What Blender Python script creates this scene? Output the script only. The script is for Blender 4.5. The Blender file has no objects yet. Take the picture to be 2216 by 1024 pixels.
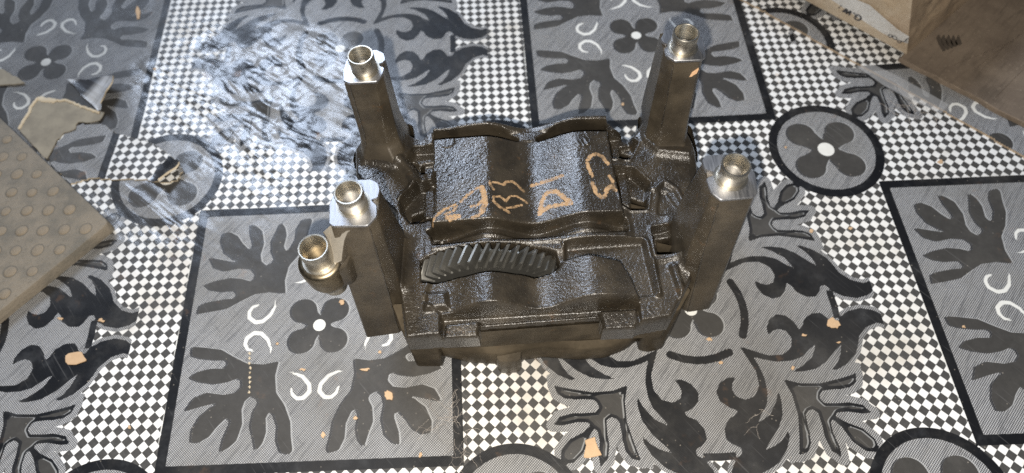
import bpy, bmesh, math, random
import numpy as np
from mathutils import Matrix, Vector

sc = bpy.context.scene
COL = sc.collection
CM = 0.01                      # everything below is laid out in centimetres
random.seed(7)

# ------------------------------------------------------------------ camera
F_PX, IW, IH = 1462.986, 2216.0, 1024.0
CAM = np.array([13.3515, -16.9893, 42.5695])
_a, _b, _c = 0.4997920, 0.0292089, -0.0588773
def _R(a, b, c):
    Rz = np.array([[math.cos(c), -math.sin(c), 0], [math.sin(c), math.cos(c), 0], [0, 0, 1]])
    Rx = np.array([[1, 0, 0], [0, math.cos(a), -math.sin(a)], [0, math.sin(a), math.cos(a)]])
    Ry = np.array([[math.cos(b), 0, math.sin(b)], [0, 1, 0], [-math.sin(b), 0, math.cos(b)]])
    return Rz @ Rx @ Ry
RC = _R(_a, _b, _c)
cd = bpy.data.cameras.new("camera")
cam = bpy.data.objects.new("camera", cd)
COL.objects.link(cam)
cd.sensor_fit = 'HORIZONTAL'; cd.sensor_width = 36.0; cd.lens = F_PX / IW * 36.0
cd.clip_start = 0.02; cd.clip_end = 50.0
M = Matrix.Identity(4)
for i in range(3):
    for j in range(3):
        M[i][j] = RC[i][j]
    M[i][3] = CAM[i] * CM
cam.matrix_world = M
cd.dof.use_dof = True; cd.dof.focus_distance = 0.385; cd.dof.aperture_fstop = 6.5
sc.camera = cam

# ------------------------------------------------------------------ light
w = bpy.data.worlds.new("World"); sc.world = w; w.use_nodes = True
bg = w.node_tree.nodes["Background"]
bg.inputs[0].default_value = (0.78, 0.86, 1.0, 1); bg.inputs[1].default_value = 0.09

def lamp(name, kind, loc, energy, color, **kw):
    l = bpy.data.lights.new(name, kind); l.energy = energy; l.color = color
    for k, v in kw.items(): setattr(l, k, v)
    o = bpy.data.objects.new(name, l); COL.objects.link(o); o.location = [c * CM for c in loc]
    return o
# the phone's flash, three centimetres from its lens
lamp("flash_lamp", 'POINT', (11.9, -19.6, 42.0), 14.6, (1.0, 0.95, 0.87), shadow_soft_size=0.0035)
# the daylit doorway up behind the part on the left
win = lamp("doorway_lamp", 'AREA', (-62, 145, 150), 38.0, (0.68, 0.80, 1.0), shape='RECTANGLE', size=0.9, size_y=0.52)
win.rotation_euler = (Vector((0.06, 0.10, 0)) - win.location).to_track_quat('-Z', 'Y').to_euler()

sc.view_settings.view_transform = 'Standard'; sc.view_settings.look = 'None'
sc.view_settings.exposure = 0.0; sc.view_settings.gamma = 1.0
sc.cycles.use_denoising = False; sc.cycles.max_bounces = 6; sc.cycles.sample_clamp_indirect = 3.0; sc.cycles.sample_clamp_direct = 3.5

# ------------------------------------------------------------------ helpers
def at(px, py, z):
    """the point at height z (cm) that the photograph shows at pixel px, py"""
    d = RC @ np.array([(px - IW / 2) / F_PX, -(py - IH / 2) / F_PX, -1.0])
    return CAM + (z - CAM[2]) / d[2] * d
ZO = {0: (0, 0, 1), 1: (620, 20, .3905), 2: (1120, 20, .3905), 3: (620, 380, .4298), 4: (1120, 380, .4298),
      5: (860, 230, .29304), 6: (860, 450, .36125), 7: (720, 80, .332), 8: (640, 370, .2539), 9: (1380, 310, .4004),
      10: (1380, 30, .3614), 11: (740, 600, .2149), 12: (0, 0, .3905), 13: (0, 380, .332), 14: (1700, 0, .27345),
      15: (40, 150, .19534), 16: (200, 240, .1758)}
def P(view, z, pts):
    ox, oy, s = ZO[view]
    return [at(ox + a * s, oy + b * s, z) for a, b in pts]
def P2(view, z, pts):
    return np.array([p[:2] for p in P(view, z, pts)])

def sdf_poly(X, Y, poly):
    poly = np.asarray(poly, float)[:, :2]
    d = np.full(X.shape, 1e9); s = np.ones(X.shape)
    n = len(poly)
    for i in range(n):
        ax, ay = poly[i]; bx, by = poly[i - 1]
        ex, ey = bx - ax, by - ay
        wx, wy = X - ax, Y - ay
        L = ex * ex + ey * ey + 1e-12
        t = np.clip((wx * ex + wy * ey) / L, 0, 1)
        qx, qy = wx - ex * t, wy - ey * t
        d = np.minimum(d, qx * qx + qy * qy)
        c1 = Y >= ay; c2 = Y < by; c3 = ex * wy > ey * wx
        flip = (c1 & c2 & c3) | (~c1 & ~c2 & ~c3)
        s = np.where(flip, -s, s)
    return s * np.sqrt(d)
def sdf_line(X, Y, pts, r):
    d = np.full(X.shape, 1e9)
    for i in range(len(pts) - 1):
        ax, ay = pts[i][:2]; bx, by = pts[i + 1][:2]
        ex, ey = bx - ax, by - ay
        t = np.clip(((X - ax) * ex + (Y - ay) * ey) / (ex * ex + ey * ey + 1e-12), 0, 1)
        r0 = r[i] if hasattr(r, '__len__') else r
        r1 = r[i + 1] if hasattr(r, '__len__') else r
        d = np.minimum(d, np.hypot(X - ax - ex * t, Y - ay - ey * t) - (r0 + (r1 - r0) * t))
    return d
def sstep(x, a, b):
    t = np.clip((x - a) / (b - a), 0, 1)
    return t * t * (3 - 2 * t)
_rng = np.random.RandomState(3)
_tabs = [_rng.rand(256, 256) for _ in range(4)]
def vnoise(x, y, seed=0):
    T = _tabs[seed % 4]
    x = x + 17.3 * seed; y = y + 9.1 * seed
    xi = np.floor(x).astype(int); yi = np.floor(y).astype(int)
    fx = x - xi; fy = y - yi
    fx = fx * fx * (3 - 2 * fx); fy = fy * fy * (3 - 2 * fy)
    g = lambda a, b: T[a % 256, b % 256]
    return (g(xi, yi) * (1 - fx) + g(xi + 1, yi) * fx) * (1 - fy) + (g(xi, yi + 1) * (1 - fx) + g(xi + 1, yi + 1) * fx) * fy
def fbm(x, y, seed=0, octv=4):
    v = 0; a = .5; k = 0
    for o in range(octv):
        v = v + a * (vnoise(x * 2 ** o, y * 2 ** o, seed + o) - .5); k += a; a *= .5
    return v / k * 2

def tag(o, label=None, cat=None, group=None, kind=None):
    if label: o['label'] = label
    if cat: o['category'] = cat
    if group: o['group'] = group
    if kind: o['kind'] = kind
    return o
def thing(name, loc, label, cat, group=None):
    o = bpy.data.objects.new(name, None); COL.objects.link(o)
    o.empty_display_size = 0.02
    o.location = [c * CM for c in loc]
    return tag(o, label, cat, group)
def build(name, verts, faces, mat, parent=None, origin=None, smooth=None, attrs=None):
    """one mesh object; verts in world centimetres; smooth = sharp-edge angle in degrees"""
    v = np.asarray(verts, float)
    if origin is None:
        origin = np.array(parent['_o']) if parent is not None and '_o' in parent else np.zeros(3)
    origin = np.asarray(origin, float)
    me = bpy.data.meshes.new(name)
    me.from_pydata(((v - origin) * CM).tolist(), [], [tuple(int(i) for i in f) for f in faces])
    me.update()
    o = bpy.data.objects.new(name, me); COL.objects.link(o)
    if parent is not None:
        o.parent = parent
        pw = np.array(WORLD[parent.name]) if parent.name in WORLD else np.zeros(3)
        o.location = (origin - pw) * CM
    else:
        o.location = origin * CM
    WORLD[o.name] = origin
    me.materials.append(mat)
    if attrs:
        for k, a in attrs.items():
            a = np.asarray(a, np.float32)
            if a.ndim == 2:
                at_ = me.attributes.new(k, 'FLOAT_VECTOR', 'POINT'); at_.data.foreach_set('vector', a.ravel())
            else:
                at_ = me.attributes.new(k, 'FLOAT', 'POINT'); at_.data.foreach_set('value', a.ravel())
    if smooth is not None:
        me.shade_smooth()
        if smooth < 180: me.set_sharp_from_angle(angle=math.radians(smooth))
    return o
WORLD = {}
def root(name, loc, label, cat, group=None):
    o = thing(name, loc, label, cat, group); WORLD[o.name] = np.array(loc, float)
    return o
def rpoly(pts, r, n=4):
    """polygon with rounded corners -> len(pts)*(n+1) points"""
    pts = [np.array(p[:2], float) for p in pts]
    out = []
    m = len(pts)
    for i in range(m):
        p, a, b = pts[i], pts[i - 1], pts[(i + 1) % m]
        ri = r[i] if hasattr(r, '__len__') else r
        ua = a - p; ub = b - p
        la, lb = np.linalg.norm(ua), np.linalg.norm(ub)
        q = min(ri, .48 * la, .48 * lb)
        s, e = p + ua / la * q, p + ub / lb * q
        for k in range(n + 1):
            t = k / n
            out.append((1 - t) ** 2 * s + 2 * t * (1 - t) * p + t * t * e)
    return np.array(out)
def inset(ring, d):
    c = ring.mean(0); v = ring - c
    L = np.linalg.norm(v, axis=1, keepdims=True)
    return c + v * (1 - d / np.maximum(L, 1e-6))
def sec(ring, z):
    z = np.full(len(ring), z) if np.isscalar(z) else np.asarray(z)
    return np.column_stack([ring, z])
def loft(secs, cap0=True, cap1=True):
    n = len(secs[0]); V = np.vstack(secs); Fc = []
    for k in range(len(secs) - 1):
        for i in range(n):
            j = (i + 1) % n
            Fc.append((k * n + i, k * n + j, (k + 1) * n + j, (k + 1) * n + i))
    if cap0: Fc.append(tuple(range(n - 1, -1, -1)))
    if cap1: Fc.append(tuple((len(secs) - 1) * n + i for i in range(n)))
    return V, Fc
def join(*parts):
    V = []; Fc = []; k = 0
    for v, f in parts:
        V.append(np.asarray(v, float)); Fc += [tuple(i + k for i in q) for q in f]; k += len(v)
    return np.vstack(V), Fc
def lathe(profile, n=40, center=(0, 0)):
    V = []; m = len(profile)
    for i in range(n):
        a = 2 * math.pi * i / n
        for r, z in profile: V.append((center[0] + r * math.cos(a), center[1] + r * math.sin(a), z))
    Fc = []
    for i in range(n):
        j = (i + 1) % n
        for k in range(m - 1): Fc.append((i * m + k, j * m + k, j * m + k + 1, i * m + k + 1))
    return np.array(V), Fc
def slab(ring, z0, z1, ch=0.03):
    """a closed block over an outline with a small chamfer round the top"""
    return loft([sec(ring, z0), sec(ring, z1 - ch), sec(inset(ring, ch), z1)])

# ------------------------------------------------------------------ node helper
class N:
    def __init__(s, name):
        s.m = bpy.data.materials.new(name); s.m.use_nodes = True
        s.t = s.m.node_tree; s.b = s.t.nodes['Principled BSDF']
    def _in(s, sock, v):
        if v is None: return
        if isinstance(v, (int, float)): sock.default_value = v
        elif isinstance(v, tuple):
            sock.default_value = v if len(v) == 4 or sock.type == 'VECTOR' else (*v, 1)
        else: s.t.links.new(v, sock)
    def attr(s, name, vec=False):
        n = s.t.nodes.new('ShaderNodeAttribute'); n.attribute_name = name
        return n.outputs['Vector' if vec else 'Fac']
    def obj(s):
        return s.t.nodes.new('ShaderNodeTexCoord').outputs['Object']
    def pos(s):
        return s.t.nodes.new('ShaderNodeNewGeometry').outputs['Position']
    def m_(s, op, a, b=None, c=None, clamp=False):
        n = s.t.nodes.new('ShaderNodeMath'); n.operation = op; n.use_clamp = clamp
        for i, v in enumerate((a, b, c)): s._in(n.inputs[i], v)
        return n.outputs[0]
    def v_(s, op, a, b=None):
        n = s.t.nodes.new('ShaderNodeVectorMath'); n.operation = op
        s._in(n.inputs[0], a); s._in(n.inputs[1], b); return n.outputs[0]
    def mapping(s, v, scale=(1, 1, 1), rot=(0, 0, 0)):
        if any(rot):                                  # turn first, then stretch
            n = s.t.nodes.new('ShaderNodeMapping'); s._in(n.inputs[0], v); n.inputs['Rotation'].default_value = rot; v = n.outputs[0]
        n = s.t.nodes.new('ShaderNodeMapping'); s._in(n.inputs[0], v); n.inputs['Scale'].default_value = scale
        return n.outputs[0]
    def sep(s, v):
        n = s.t.nodes.new('ShaderNodeSeparateXYZ'); s._in(n.inputs[0], v); return n.outputs
    def noise(s, v, scale, detail=3, rough=.55, dist=0):
        n = s.t.nodes.new('ShaderNodeTexNoise'); s._in(n.inputs['Vector'], v)
        n.inputs['Scale'].default_value = scale; n.inputs['Detail'].default_value = detail
        n.inputs['Roughness'].default_value = rough; n.inputs['Distortion'].default_value = dist
        return n.outputs[0]
    def voro(s, v, scale, feat='F1', rnd=1.0):
        n = s.t.nodes.new('ShaderNodeTexVoronoi'); n.feature = feat; s._in(n.inputs['Vector'], v)
        n.inputs['Scale'].default_value = scale; n.inputs['Randomness'].default_value = rnd
        return n.outputs['Distance']
    def ss(s, v, a, b, lo=0.0, hi=1.0, kind='SMOOTHSTEP'):
        n = s.t.nodes.new('ShaderNodeMapRange'); n.interpolation_type = kind
        s._in(n.inputs['Value'], v); s._in(n.inputs['From Min'], a); s._in(n.inputs['From Max'], b)
        s._in(n.inputs['To Min'], lo); s._in(n.inputs['To Max'], hi); return n.outputs[0]
    def mix(s, f, a, b, mode='MIX'):
        n = s.t.nodes.new('ShaderNodeMix'); n.data_type = 'RGBA'; n.blend_type = mode
        s._in(n.inputs[0], f); s._in(n.inputs[6], a); s._in(n.inputs[7], b); return n.outputs[2]
    def bump(s, h, strength, dist, nrm=None):
        n = s.t.nodes.new('ShaderNodeBump'); s._in(n.inputs['Height'], h)
        s._in(n.inputs['Strength'], strength); n.inputs['Distance'].default_value = dist
        if nrm is not None: s._in(n.inputs['Normal'], nrm)
        return n.outputs[0]
    def set(s, **k):
        names = dict(col='Base Color', rough='Roughness', metal='Metallic', nrm='Normal', coat='Coat Weight',
                     coatr='Coat Roughness', spec='Specular IOR Level', alpha='Alpha', trans='Transmission Weight',
                     ior='IOR', coatn='Coat Normal', aniso='Anisotropic')
        for a, v in k.items(): s._in(s.b.inputs[names[a]], v)
        return s.m
# ------------------------------------------------------------------ the printed vinyl: motif outlines in tile units (one tile = 25 cm)
TILE = 25.0
HAND = [(0.1001,0.0971), (0.1061,0.1365), (0.0989,0.181), (0.0741,0.2144), (0.0552,0.2575), (0.0509,0.294), (0.0437,0.3273), (0.0496,0.3371), (0.0709,0.3313), (0.0841,0.303), (0.085,0.2668), (0.0989,0.2348), (0.1125,0.2316), (0.1191,0.2446), (0.1141,0.2813), (0.1203,0.3067), (0.1337,0.3265), (0.1425,0.2957), (0.154,0.2642), (0.1504,0.2275), (0.1393,0.2065), (0.1433,0.1955), (0.1632,0.1866), (0.1778,0.1996), (0.1832,0.2208), (0.177,0.2581), (0.1866,0.2991), (0.2053,0.3162), (0.2223,0.3257), (0.219,0.2928), (0.2069,0.2569), (0.2067,0.2464), (0.2206,0.2417), (0.2392,0.2609), (0.2567,0.2862), (0.2808,0.3007), (0.2997,0.2974), (0.3016,0.269), (0.2859,0.2328), (0.2571,0.2099), (0.2444,0.205), (0.2529,0.202), (0.2842,0.2088), (0.328,0.2205), (0.3092,0.1862), (0.2786,0.1738), (0.2342,0.181), (0.2023,0.1768), (0.188,0.1609), (0.1911,0.1442), (0.2043,0.1397), (0.2278,0.1482), (0.2599,0.1525), (0.2992,0.1454), (0.3313,0.1329), (0.3091,0.1169), (0.277,0.1098), (0.241,0.1112), (0.2318,0.0974), (0.2413,0.0884), (0.2692,0.0873), (0.3089,0.0816), (0.3325,0.0731), (0.3367,0.0467), (0.3024,0.0511), (0.2565,0.0589), (0.2201,0.0807), (0.1845,0.0993), (0.1397,0.104)]
ARC_B = [(0.0811,0.1291), (0.0602,0.1299), (0.0347,0.1405), (0.0149,0.1624), (0.0124,0.1817), (0.0273,0.1974), (0.0434,0.1984), (0.0561,0.1881), (0.062,0.1704)]
ARC_L = [(0.1266,0.0817), (0.1248,0.0615), (0.1361,0.0346), (0.1548,0.0172), (0.1748,0.0152), (0.1929,0.0293), (0.1953,0.0468), (0.1862,0.0618), (0.1707,0.0654)]
ACAN = [(0.1031,0.1047), (0.1354,0.1186), (0.1751,0.1344), (0.2131,0.1338), (0.2392,0.1162), (0.2468,0.0907), (0.2372,0.07), (0.2196,0.0634), (0.2018,0.0685), (0.1882,0.0795), (0.1886,0.0591), (0.2013,0.0361), (0.2241,0.0222), (0.2479,0.0274), (0.2649,0.0477), (0.2733,0.0687), (0.2845,0.0574), (0.2918,0.0401), (0.3154,0.0244), (0.3408,0.0232), (0.3536,0.0368), (0.3624,0.055), (0.376,0.0556), (0.3876,0.0383), (0.4135,0.0216), (0.4491,0.0142), (0.4803,0.0216), (0.5075,0.0407), (0.5216,0.0824), (0.51,0.0673), (0.4802,0.0572), (0.4495,0.0676), (0.4228,0.0925), (0.4133,0.1151), (0.4013,0.1372), (0.3719,0.1639), (0.3407,0.1792), (0.3249,0.1785), (0.3454,0.1628), (0.3597,0.1411), (0.3712,0.1104), (0.3495,0.1294), (0.3204,0.1562), (0.2887,0.1743), (0.2551,0.18), (0.2231,0.1798), (0.2531,0.1673), (0.2862,0.1436), (0.3067,0.1077), (0.2868,0.121), (0.2595,0.1425), (0.2305,0.1508), (0.1925,0.152), (0.1567,0.1437), (0.1271,0.1313)]
BAR = [(0.3744,-0.0379), (0.394,-0.0371), (0.3892,0.0384), (0.372,0.0406)]
RARC = [(0.1195,-0.0764), (0.1359,-0.0333), (0.1406,0.0095), (0.1344,0.045), (0.1218,0.0767)]
SHAND = [(0.1998,0.198), (0.2365,0.2103), (0.2889,0.2125), (0.345,0.2012), (0.3852,0.1909), (0.3785,0.2135), (0.3589,0.2261), (0.3266,0.2285), (0.289,0.2313), (0.275,0.244), (0.2777,0.2626), (0.3164,0.2642), (0.3577,0.2658), (0.3846,0.2799), (0.3968,0.2908), (0.3704,0.2923), (0.3362,0.2858), (0.3098,0.2873), (0.3025,0.2948), (0.3236,0.311), (0.3597,0.3277), (0.3823,0.3537), (0.3856,0.3835), (0.3605,0.3752), (0.3306,0.3567), (0.3156,0.3209), (0.2952,0.3022), (0.2824,0.3017), (0.2764,0.3143), (0.2831,0.3449), (0.2912,0.3701), (0.2906,0.3897), (0.2709,0.3791), (0.2629,0.3441), (0.265,0.3087), (0.2636,0.2855), (0.2506,0.2762), (0.2303,0.2842), (0.223,0.302), (0.2302,0.3328), (0.2236,0.3576), (0.2021,0.3814), (0.1883,0.3858), (0.2048,0.3519), (0.2166,0.3068), (0.2195,0.2655), (0.2148,0.2229)]

HO, HI = 0.3796, 0.3544
def _lut():
    n = 271; g = np.linspace(-.02, .52, n); X, Y = np.meshgrid(g, g, indexing='ij')
    pet = lambda c, r, rc: np.minimum(np.hypot(X - c, Y - c) - r, sdf_line(X, Y, [(0, 0), (c, c)], [rc, r * .92]))
    L = {}
    L['hand'] = np.minimum(sdf_poly(X, Y, HAND), pet(.0435, .0345, .013))
    ar = [.0008, .0030, .0046, .0052, .0054, .0052, .0046, .0040, .0028]
    L['arc'] = np.minimum(np.minimum(sdf_line(X, Y, ARC_B, ar), sdf_line(X, Y, ARC_L, ar)), np.hypot(X, Y) - .0168)
    sym = lambda f: np.minimum(f(X, Y), f(Y, X))
    ac = sym(lambda a, b: sdf_poly(a, b, ACAN))
    bar = sym(lambda a, b: np.minimum(sdf_poly(a, b, BAR), sdf_line(a, b, RARC, .0105)))
    sh = sym(lambda a, b: sdf_poly(a, b, SHAND))
    core = sym(lambda a, b: sdf_poly(a, b, [(-.05, -.05), (.375, -.05), (.375, .035), (.36, .05), (.27, .19), (.2, .2), (.0, .2)]))
    L['s_blk'] = np.minimum(np.minimum(ac, bar), sh)
    L['s_leaf'] = np.minimum(sh + .0085, pet(.0435, .0345, .013))
    fill = sym(lambda a, b: sdf_poly(a, b, [(.15, .13), (.33, .15), (.405, .165), (.395, .195), (.36, .235), (.2, .26), (.15, .2)]))
    L['s_hat'] = np.minimum(fill, np.minimum(np.minimum(core, ac - .010), sh - .0165))
    L['s_wht'] = np.hypot(X, Y) - .0168
    return L, n
LUT, LN = _lut()
def look(T, a, b):
    x = np.clip((a + .02) / .54 * (LN - 1), 0, LN - 1.001); y = np.clip((b + .02) / .54 * (LN - 1), 0, LN - 1.001)
    i = x.astype(int); j = y.astype(int); fx = x - i; fy = y - j
    return (T[i, j] * (1 - fx) + T[i + 1, j] * fx) * (1 - fy) + (T[i, j + 1] * (1 - fx) + T[i + 1, j + 1] * fx) * fy
def print_leaf(U, V):
    i = np.round(U); j = np.round(V); a = np.abs(U - i); b = np.abs(V - j)
    pan = ((i + j) % 2) == 0
    f = np.where(pan, look(LUT['hand'], a, b), look(LUT['s_leaf'], a, b))
    ci = np.floor(U) + .5; cj = np.floor(V) + .5
    x = np.abs(U - ci); y = np.abs(V - cj); r = np.hypot(x, y)
    f = np.maximum(f, .169 - r)
    pet = np.minimum(np.hypot(x - .059, y - .059) - .0415, sdf_line(x, y, [(0, 0), (.059, .059)], [.018, .039]))
    return np.minimum(f, pet)
def print_attrs(U, V):
    i = np.round(U); j = np.round(V); la = U - i; a = np.abs(la); b = np.abs(V - j)
    pan = ((i + j) % 2) == 0
    m = np.maximum(a, b)
    ci = np.floor(U) + .5; cj = np.floor(V) + .5
    r = np.hypot(U - ci, V - cj)
    out = .169 - r
    hat = np.where(pan, m - HI, look(LUT['s_hat'], a, b))
    blk = np.where(pan, np.maximum(m - HO, HI - m), look(LUT['s_blk'], a, b))
    wht = np.where(pan, look(LUT['arc'], a, b), look(LUT['s_wht'], a, b))
    lin = np.where(pan, np.maximum(np.abs(la + HO + .0016) - .0013, b - HO), 1.0)
    gone = (i == 2) & (j == 1) & (((b < .19) & (a > .16) & (a < .475)) | ((a < .19) & (b > .16)))
    blk = np.where(gone, .2, blk); hat = np.where(gone, look(LUT['s_leaf'], a, b) - .026, hat)
    hat = np.minimum(np.maximum(hat, out), r - .143)
    blk = np.minimum(np.maximum(blk, out), np.maximum(r - .169, .143 - r))
    wht = np.minimum(np.maximum(np.minimum(wht, lin), out), r - .0245)
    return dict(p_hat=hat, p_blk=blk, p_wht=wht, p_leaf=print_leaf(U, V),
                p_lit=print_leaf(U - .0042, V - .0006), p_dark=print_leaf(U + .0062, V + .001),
                p_uv=np.column_stack([U, V, np.zeros_like(U)]))
WXC = [0.00228, -0.00503, 0.0145, -0.00091, -0.00895, -0.00037]
WYC = [-0.00259, 0.01038, -0.00629, -0.00031, -0.0026, -0.00372]
def print_uv(x, y):
    """floor centimetres -> print coordinates; the sheet has stretched a little since it was laid"""
    X = x / TILE; Y = y / TILE
    a = np.clip(X, -1.5, 2.6) - .8; b = np.clip(Y, -.6, 1.6) - .3
    ft = [np.ones_like(a), a, b, a * a, a * b, b * b]
    return X + sum(c * f for c, f in zip(WXC, ft)), Y + sum(c * f for c, f in zip(WYC, ft))

def vinyl_material(name):
    n = N(name)
    uv = n.attr('p_uv', True); pos = n.pos()
    s = n.sep(uv); u, v = s[0], s[1]
    wr = n.attr('p_wr')
    grime = n.noise(pos, 9, 5, .62); fine = n.noise(pos, 420, 3, .6); mid = n.noise(pos, 60, 4, .6)
    # diamonds
    ax = n.m_('ABSOLUTE', n.m_('SUBTRACT', n.m_('FRACT', n.m_('MULTIPLY_ADD', u, 1 / .02835, .3)), .5))
    ay = n.m_('ABSOLUTE', n.m_('SUBTRACT', n.m_('FRACT', n.m_('MULTIPLY_ADD', v, 1 / .0285, .2)), .5))
    dia = n.m_('ADD', ax, ay)
    white = n.mix(n.ss(grime, .48, .72), (.77, .755, .72), (.62, .565, .48))
    white = n.mix(n.ss(n.noise(pos, 33, 4, .7), .66, .78), white, (.52, .38, .26))
    dark = n.mix(fine, (.040, .038, .035), (.085, .082, .078))
    base = n.mix(n.ss(dia, .475, .50), white, dark)
    # woven ground: two crossing sets of hair lines
    up = n.m_('ADD', u, v); um = n.m_('SUBTRACT', u, v)
    l1 = n.m_('ABSOLUTE', n.m_('SUBTRACT', n.m_('FRACT', n.m_('MULTIPLY', um, 1 / .0064)), .5))
    l2 = n.m_('ABSOLUTE', n.m_('SUBTRACT', n.m_('FRACT', n.m_('MULTIPLY', up, 1 / .0064)), .5))
    streak = n.noise(n.mapping(pos, (34, 420, 1), (0, 0, math.radians(-52))), 1, 3, .6)
    streak2 = n.noise(n.mapping(pos, (420, 34, 1), (0, 0, math.radians(-40))), 1, 2, .6)
    lt = n.m_('MULTIPLY', n.ss(l1, .10, .26), n.ss(l2, .07, .22, .14, 1.0))
    hcol = n.mix(lt, (.035, .036, .040), n.mix(n.ss(grime, .35, .7), (.46, .455, .45), (.40, .39, .37)))
    hcol = n.mix(n.ss(streak, .45, .75, 0, .55), hcol, (.055, .056, .06))
    hcol = n.mix(n.ss(streak2, .6, .8, 0, .35), hcol, (.06, .06, .062))
    base = n.mix(n.ss(n.attr('p_hat'), -.0005, .0005), hcol, base)
    blk = n.mix(n.ss(mid, .5, .8), (.009, .0095, .011), (.032, .033, .035))
    base = n.mix(n.ss(n.attr('p_blk'), -.0006, .0006), blk, base)
    leaf_d = n.attr('p_leaf')
    out = n.ss(leaf_d, -.0005, .0005)
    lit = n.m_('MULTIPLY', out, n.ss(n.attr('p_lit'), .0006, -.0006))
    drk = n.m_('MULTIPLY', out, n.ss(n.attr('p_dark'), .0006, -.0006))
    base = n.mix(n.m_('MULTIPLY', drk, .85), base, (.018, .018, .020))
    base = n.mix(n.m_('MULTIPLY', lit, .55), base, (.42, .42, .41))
    leaf = n.mix(n.noise(pos, 160, 5, .7), (.036, .034, .031), (.070, .066, .061))
    base = n.mix(out, leaf, base)
    base = n.mix(n.ss(n.attr('p_wht'), -.0006, .0006), n.mix(grime, (.80, .80, .76), (.66, .63, .56)), base)
    base = n.mix(n.m_('MULTIPLY', n.attr('p_darken'), .55), base, (.030, .029, .028))  # print mixed towards near-black over the far left area
    # dust, scuffs and trodden dirt
    sp = n.ss(n.voro(pos, 210), .0, .13, 1, 0)
    sp = n.m_('MULTIPLY', sp, n.ss(n.noise(pos, 40, 2), .44, .58))
    base = n.mix(n.m_('MULTIPLY', sp, .55), base, (.50, .44, .36))
    scr = n.ss(n.noise(n.mapping(pos, (26, 700, 1), (0, 0, .9)), 1, 2, .5), .64, .74)
    base = n.mix(n.m_('MULTIPLY', scr, .10), base, (.42, .41, .40))
    base = n.mix(n.ss(n.noise(pos, 18, 6, .7), .46, .78, 0, .20), base, (.20, .185, .16))
    base = n.mix(n.ss(n.noise(pos, 5, 4, .6), .45, .75, 0, .30), base, (.085, .080, .074))
    rust = n.m_('MULTIPLY', n.ss(n.noise(pos, 75, 4, .65), .60, .70), n.ss(n.noise(pos, 11, 2), .50, .62))
    base = n.mix(n.m_('MULTIPLY', rust, n.m_('MULTIPLY_ADD', wr, .55, .12)), base, (.30, .16, .08))
    # relief: embossed grain, and hard creases where the sheet has been scuffed and crumpled
    along = n.mapping(pos, (12, 56, 30), (0, 0, math.radians(40)))
    crease = n.noise(along, 1.0, 2, .5, .4)
    ridge = n.m_('SUBTRACT', 1.0, n.m_('ABSOLUTE', n.m_('MULTIPLY_ADD', n.noise(n.mapping(pos, (8, 30, 20), (0, 0, math.radians(38))), 1.0, 3, .5, .8), 4.0, -2.0)))
    crumple = n.voro(n.mapping(pos, (55, 110, 80), (0, 0, math.radians(40))), 1, 'SMOOTH_F1')
    h = n.m_('ADD', n.m_('ADD', n.m_('MULTIPLY', crease, .7), n.m_('MULTIPLY', ridge, .5)), n.m_('MULTIPLY', crumple, .40))
    h = n.m_('ADD', h, n.m_('MULTIPLY', n.noise(pos, 700, 2), .05))
    nb = n.bump(h, n.ss(wr, .05, .6), .0026)
    grain = n.m_('ADD', fine, n.m_('MULTIPLY', lt, .25))
    nb = n.bump(grain, .16, .0004, nb)
    nb = n.bump(n.noise(pos, 26, 3), .34, .0026, nb)
    ro = n.ss(mid, .3, .75, .40, .56)
    ro = n.m_('SUBTRACT', ro, n.m_('MULTIPLY', wr, .12))
    return n.set(col=base, rough=ro, nrm=nb, spec=n.m_('MULTIPLY_ADD', wr, .35, .15), coat=n.m_('MULTIPLY', n.ss(wr, .12, .6), .62), coatr=.14, coatn=nb)

def wrinkle(x, y):
    """how badly the sheet is crumpled (0..1) round the glossy trodden area left of the part"""
    c = at(560, 230, 0); e = at(330, 420, 0)
    ang = math.radians(-38)
    def blob(cx, cy, rx, ry):
        dx, dy = x - cx, y - cy
        a = dx * math.cos(ang) + dy * math.sin(ang); b = -dx * math.sin(ang) + dy * math.cos(ang)
        return sstep(np.hypot(a / rx, b / ry), 1.15, .45)
    m = np.maximum(blob(c[0] + 1.0, c[1] + .5, 15.5, 10.0), .5 * blob(e[0], e[1], 9, 7))
    m = np.maximum(m, .2 * blob(c[0] - 9, c[1] + 10, 14, 10))
    q = at(520, 480, 0); m = np.maximum(m, .3 * blob(q[0], q[1], 6, 5))
    return np.clip(m * (.75 + .8 * fbm(x / 4, y / 4, 1)), 0, 1)
def floor_z(x, y):
    wr = wrinkle(x, y); ang = math.radians(-38)
    a = x * math.cos(ang) + y * math.sin(ang); b = -x * math.sin(ang) + y * math.cos(ang)
    h = .22 * fbm(a / 7, b / 1.6, 2, 4) + .10 * fbm(x / .9, y / .9, 3, 3)
    return wr * h + .03 * fbm(x / 9, y / 9, 0, 2)

def axis(a, b, step, far):
    mid = np.arange(a, b + step * .5, step); ext = []
    d = step
    k = b
    while k < far: d *= 1.35; k += d; ext.append(k)
    lo = []; d = step; k = a
    while k > -far: d *= 1.35; k -= d; lo.append(k)
    return np.array(lo[::-1] + mid.tolist() + ext)
def grid(xs, ys):
    X, Y = np.meshgrid(xs, ys, indexing='ij'); nx, ny = X.shape
    idx = np.arange(nx * ny).reshape(nx, ny)
    Fc = np.stack([idx[:-1, :-1], idx[1:, :-1], idx[1:, 1:], idx[:-1, 1:]], -1).reshape(-1, 4)
    return X.ravel(), Y.ravel(), Fc
VINYL = vinyl_material('printed_vinyl')
VEDGE = N('torn_vinyl_backing')
VEDGE.set(col=VEDGE.mix(VEDGE.noise(VEDGE.pos(), 120, 4), (.62, .53, .38), (.42, .33, .22)), rough=.85)
VEDGE = VEDGE.m

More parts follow.
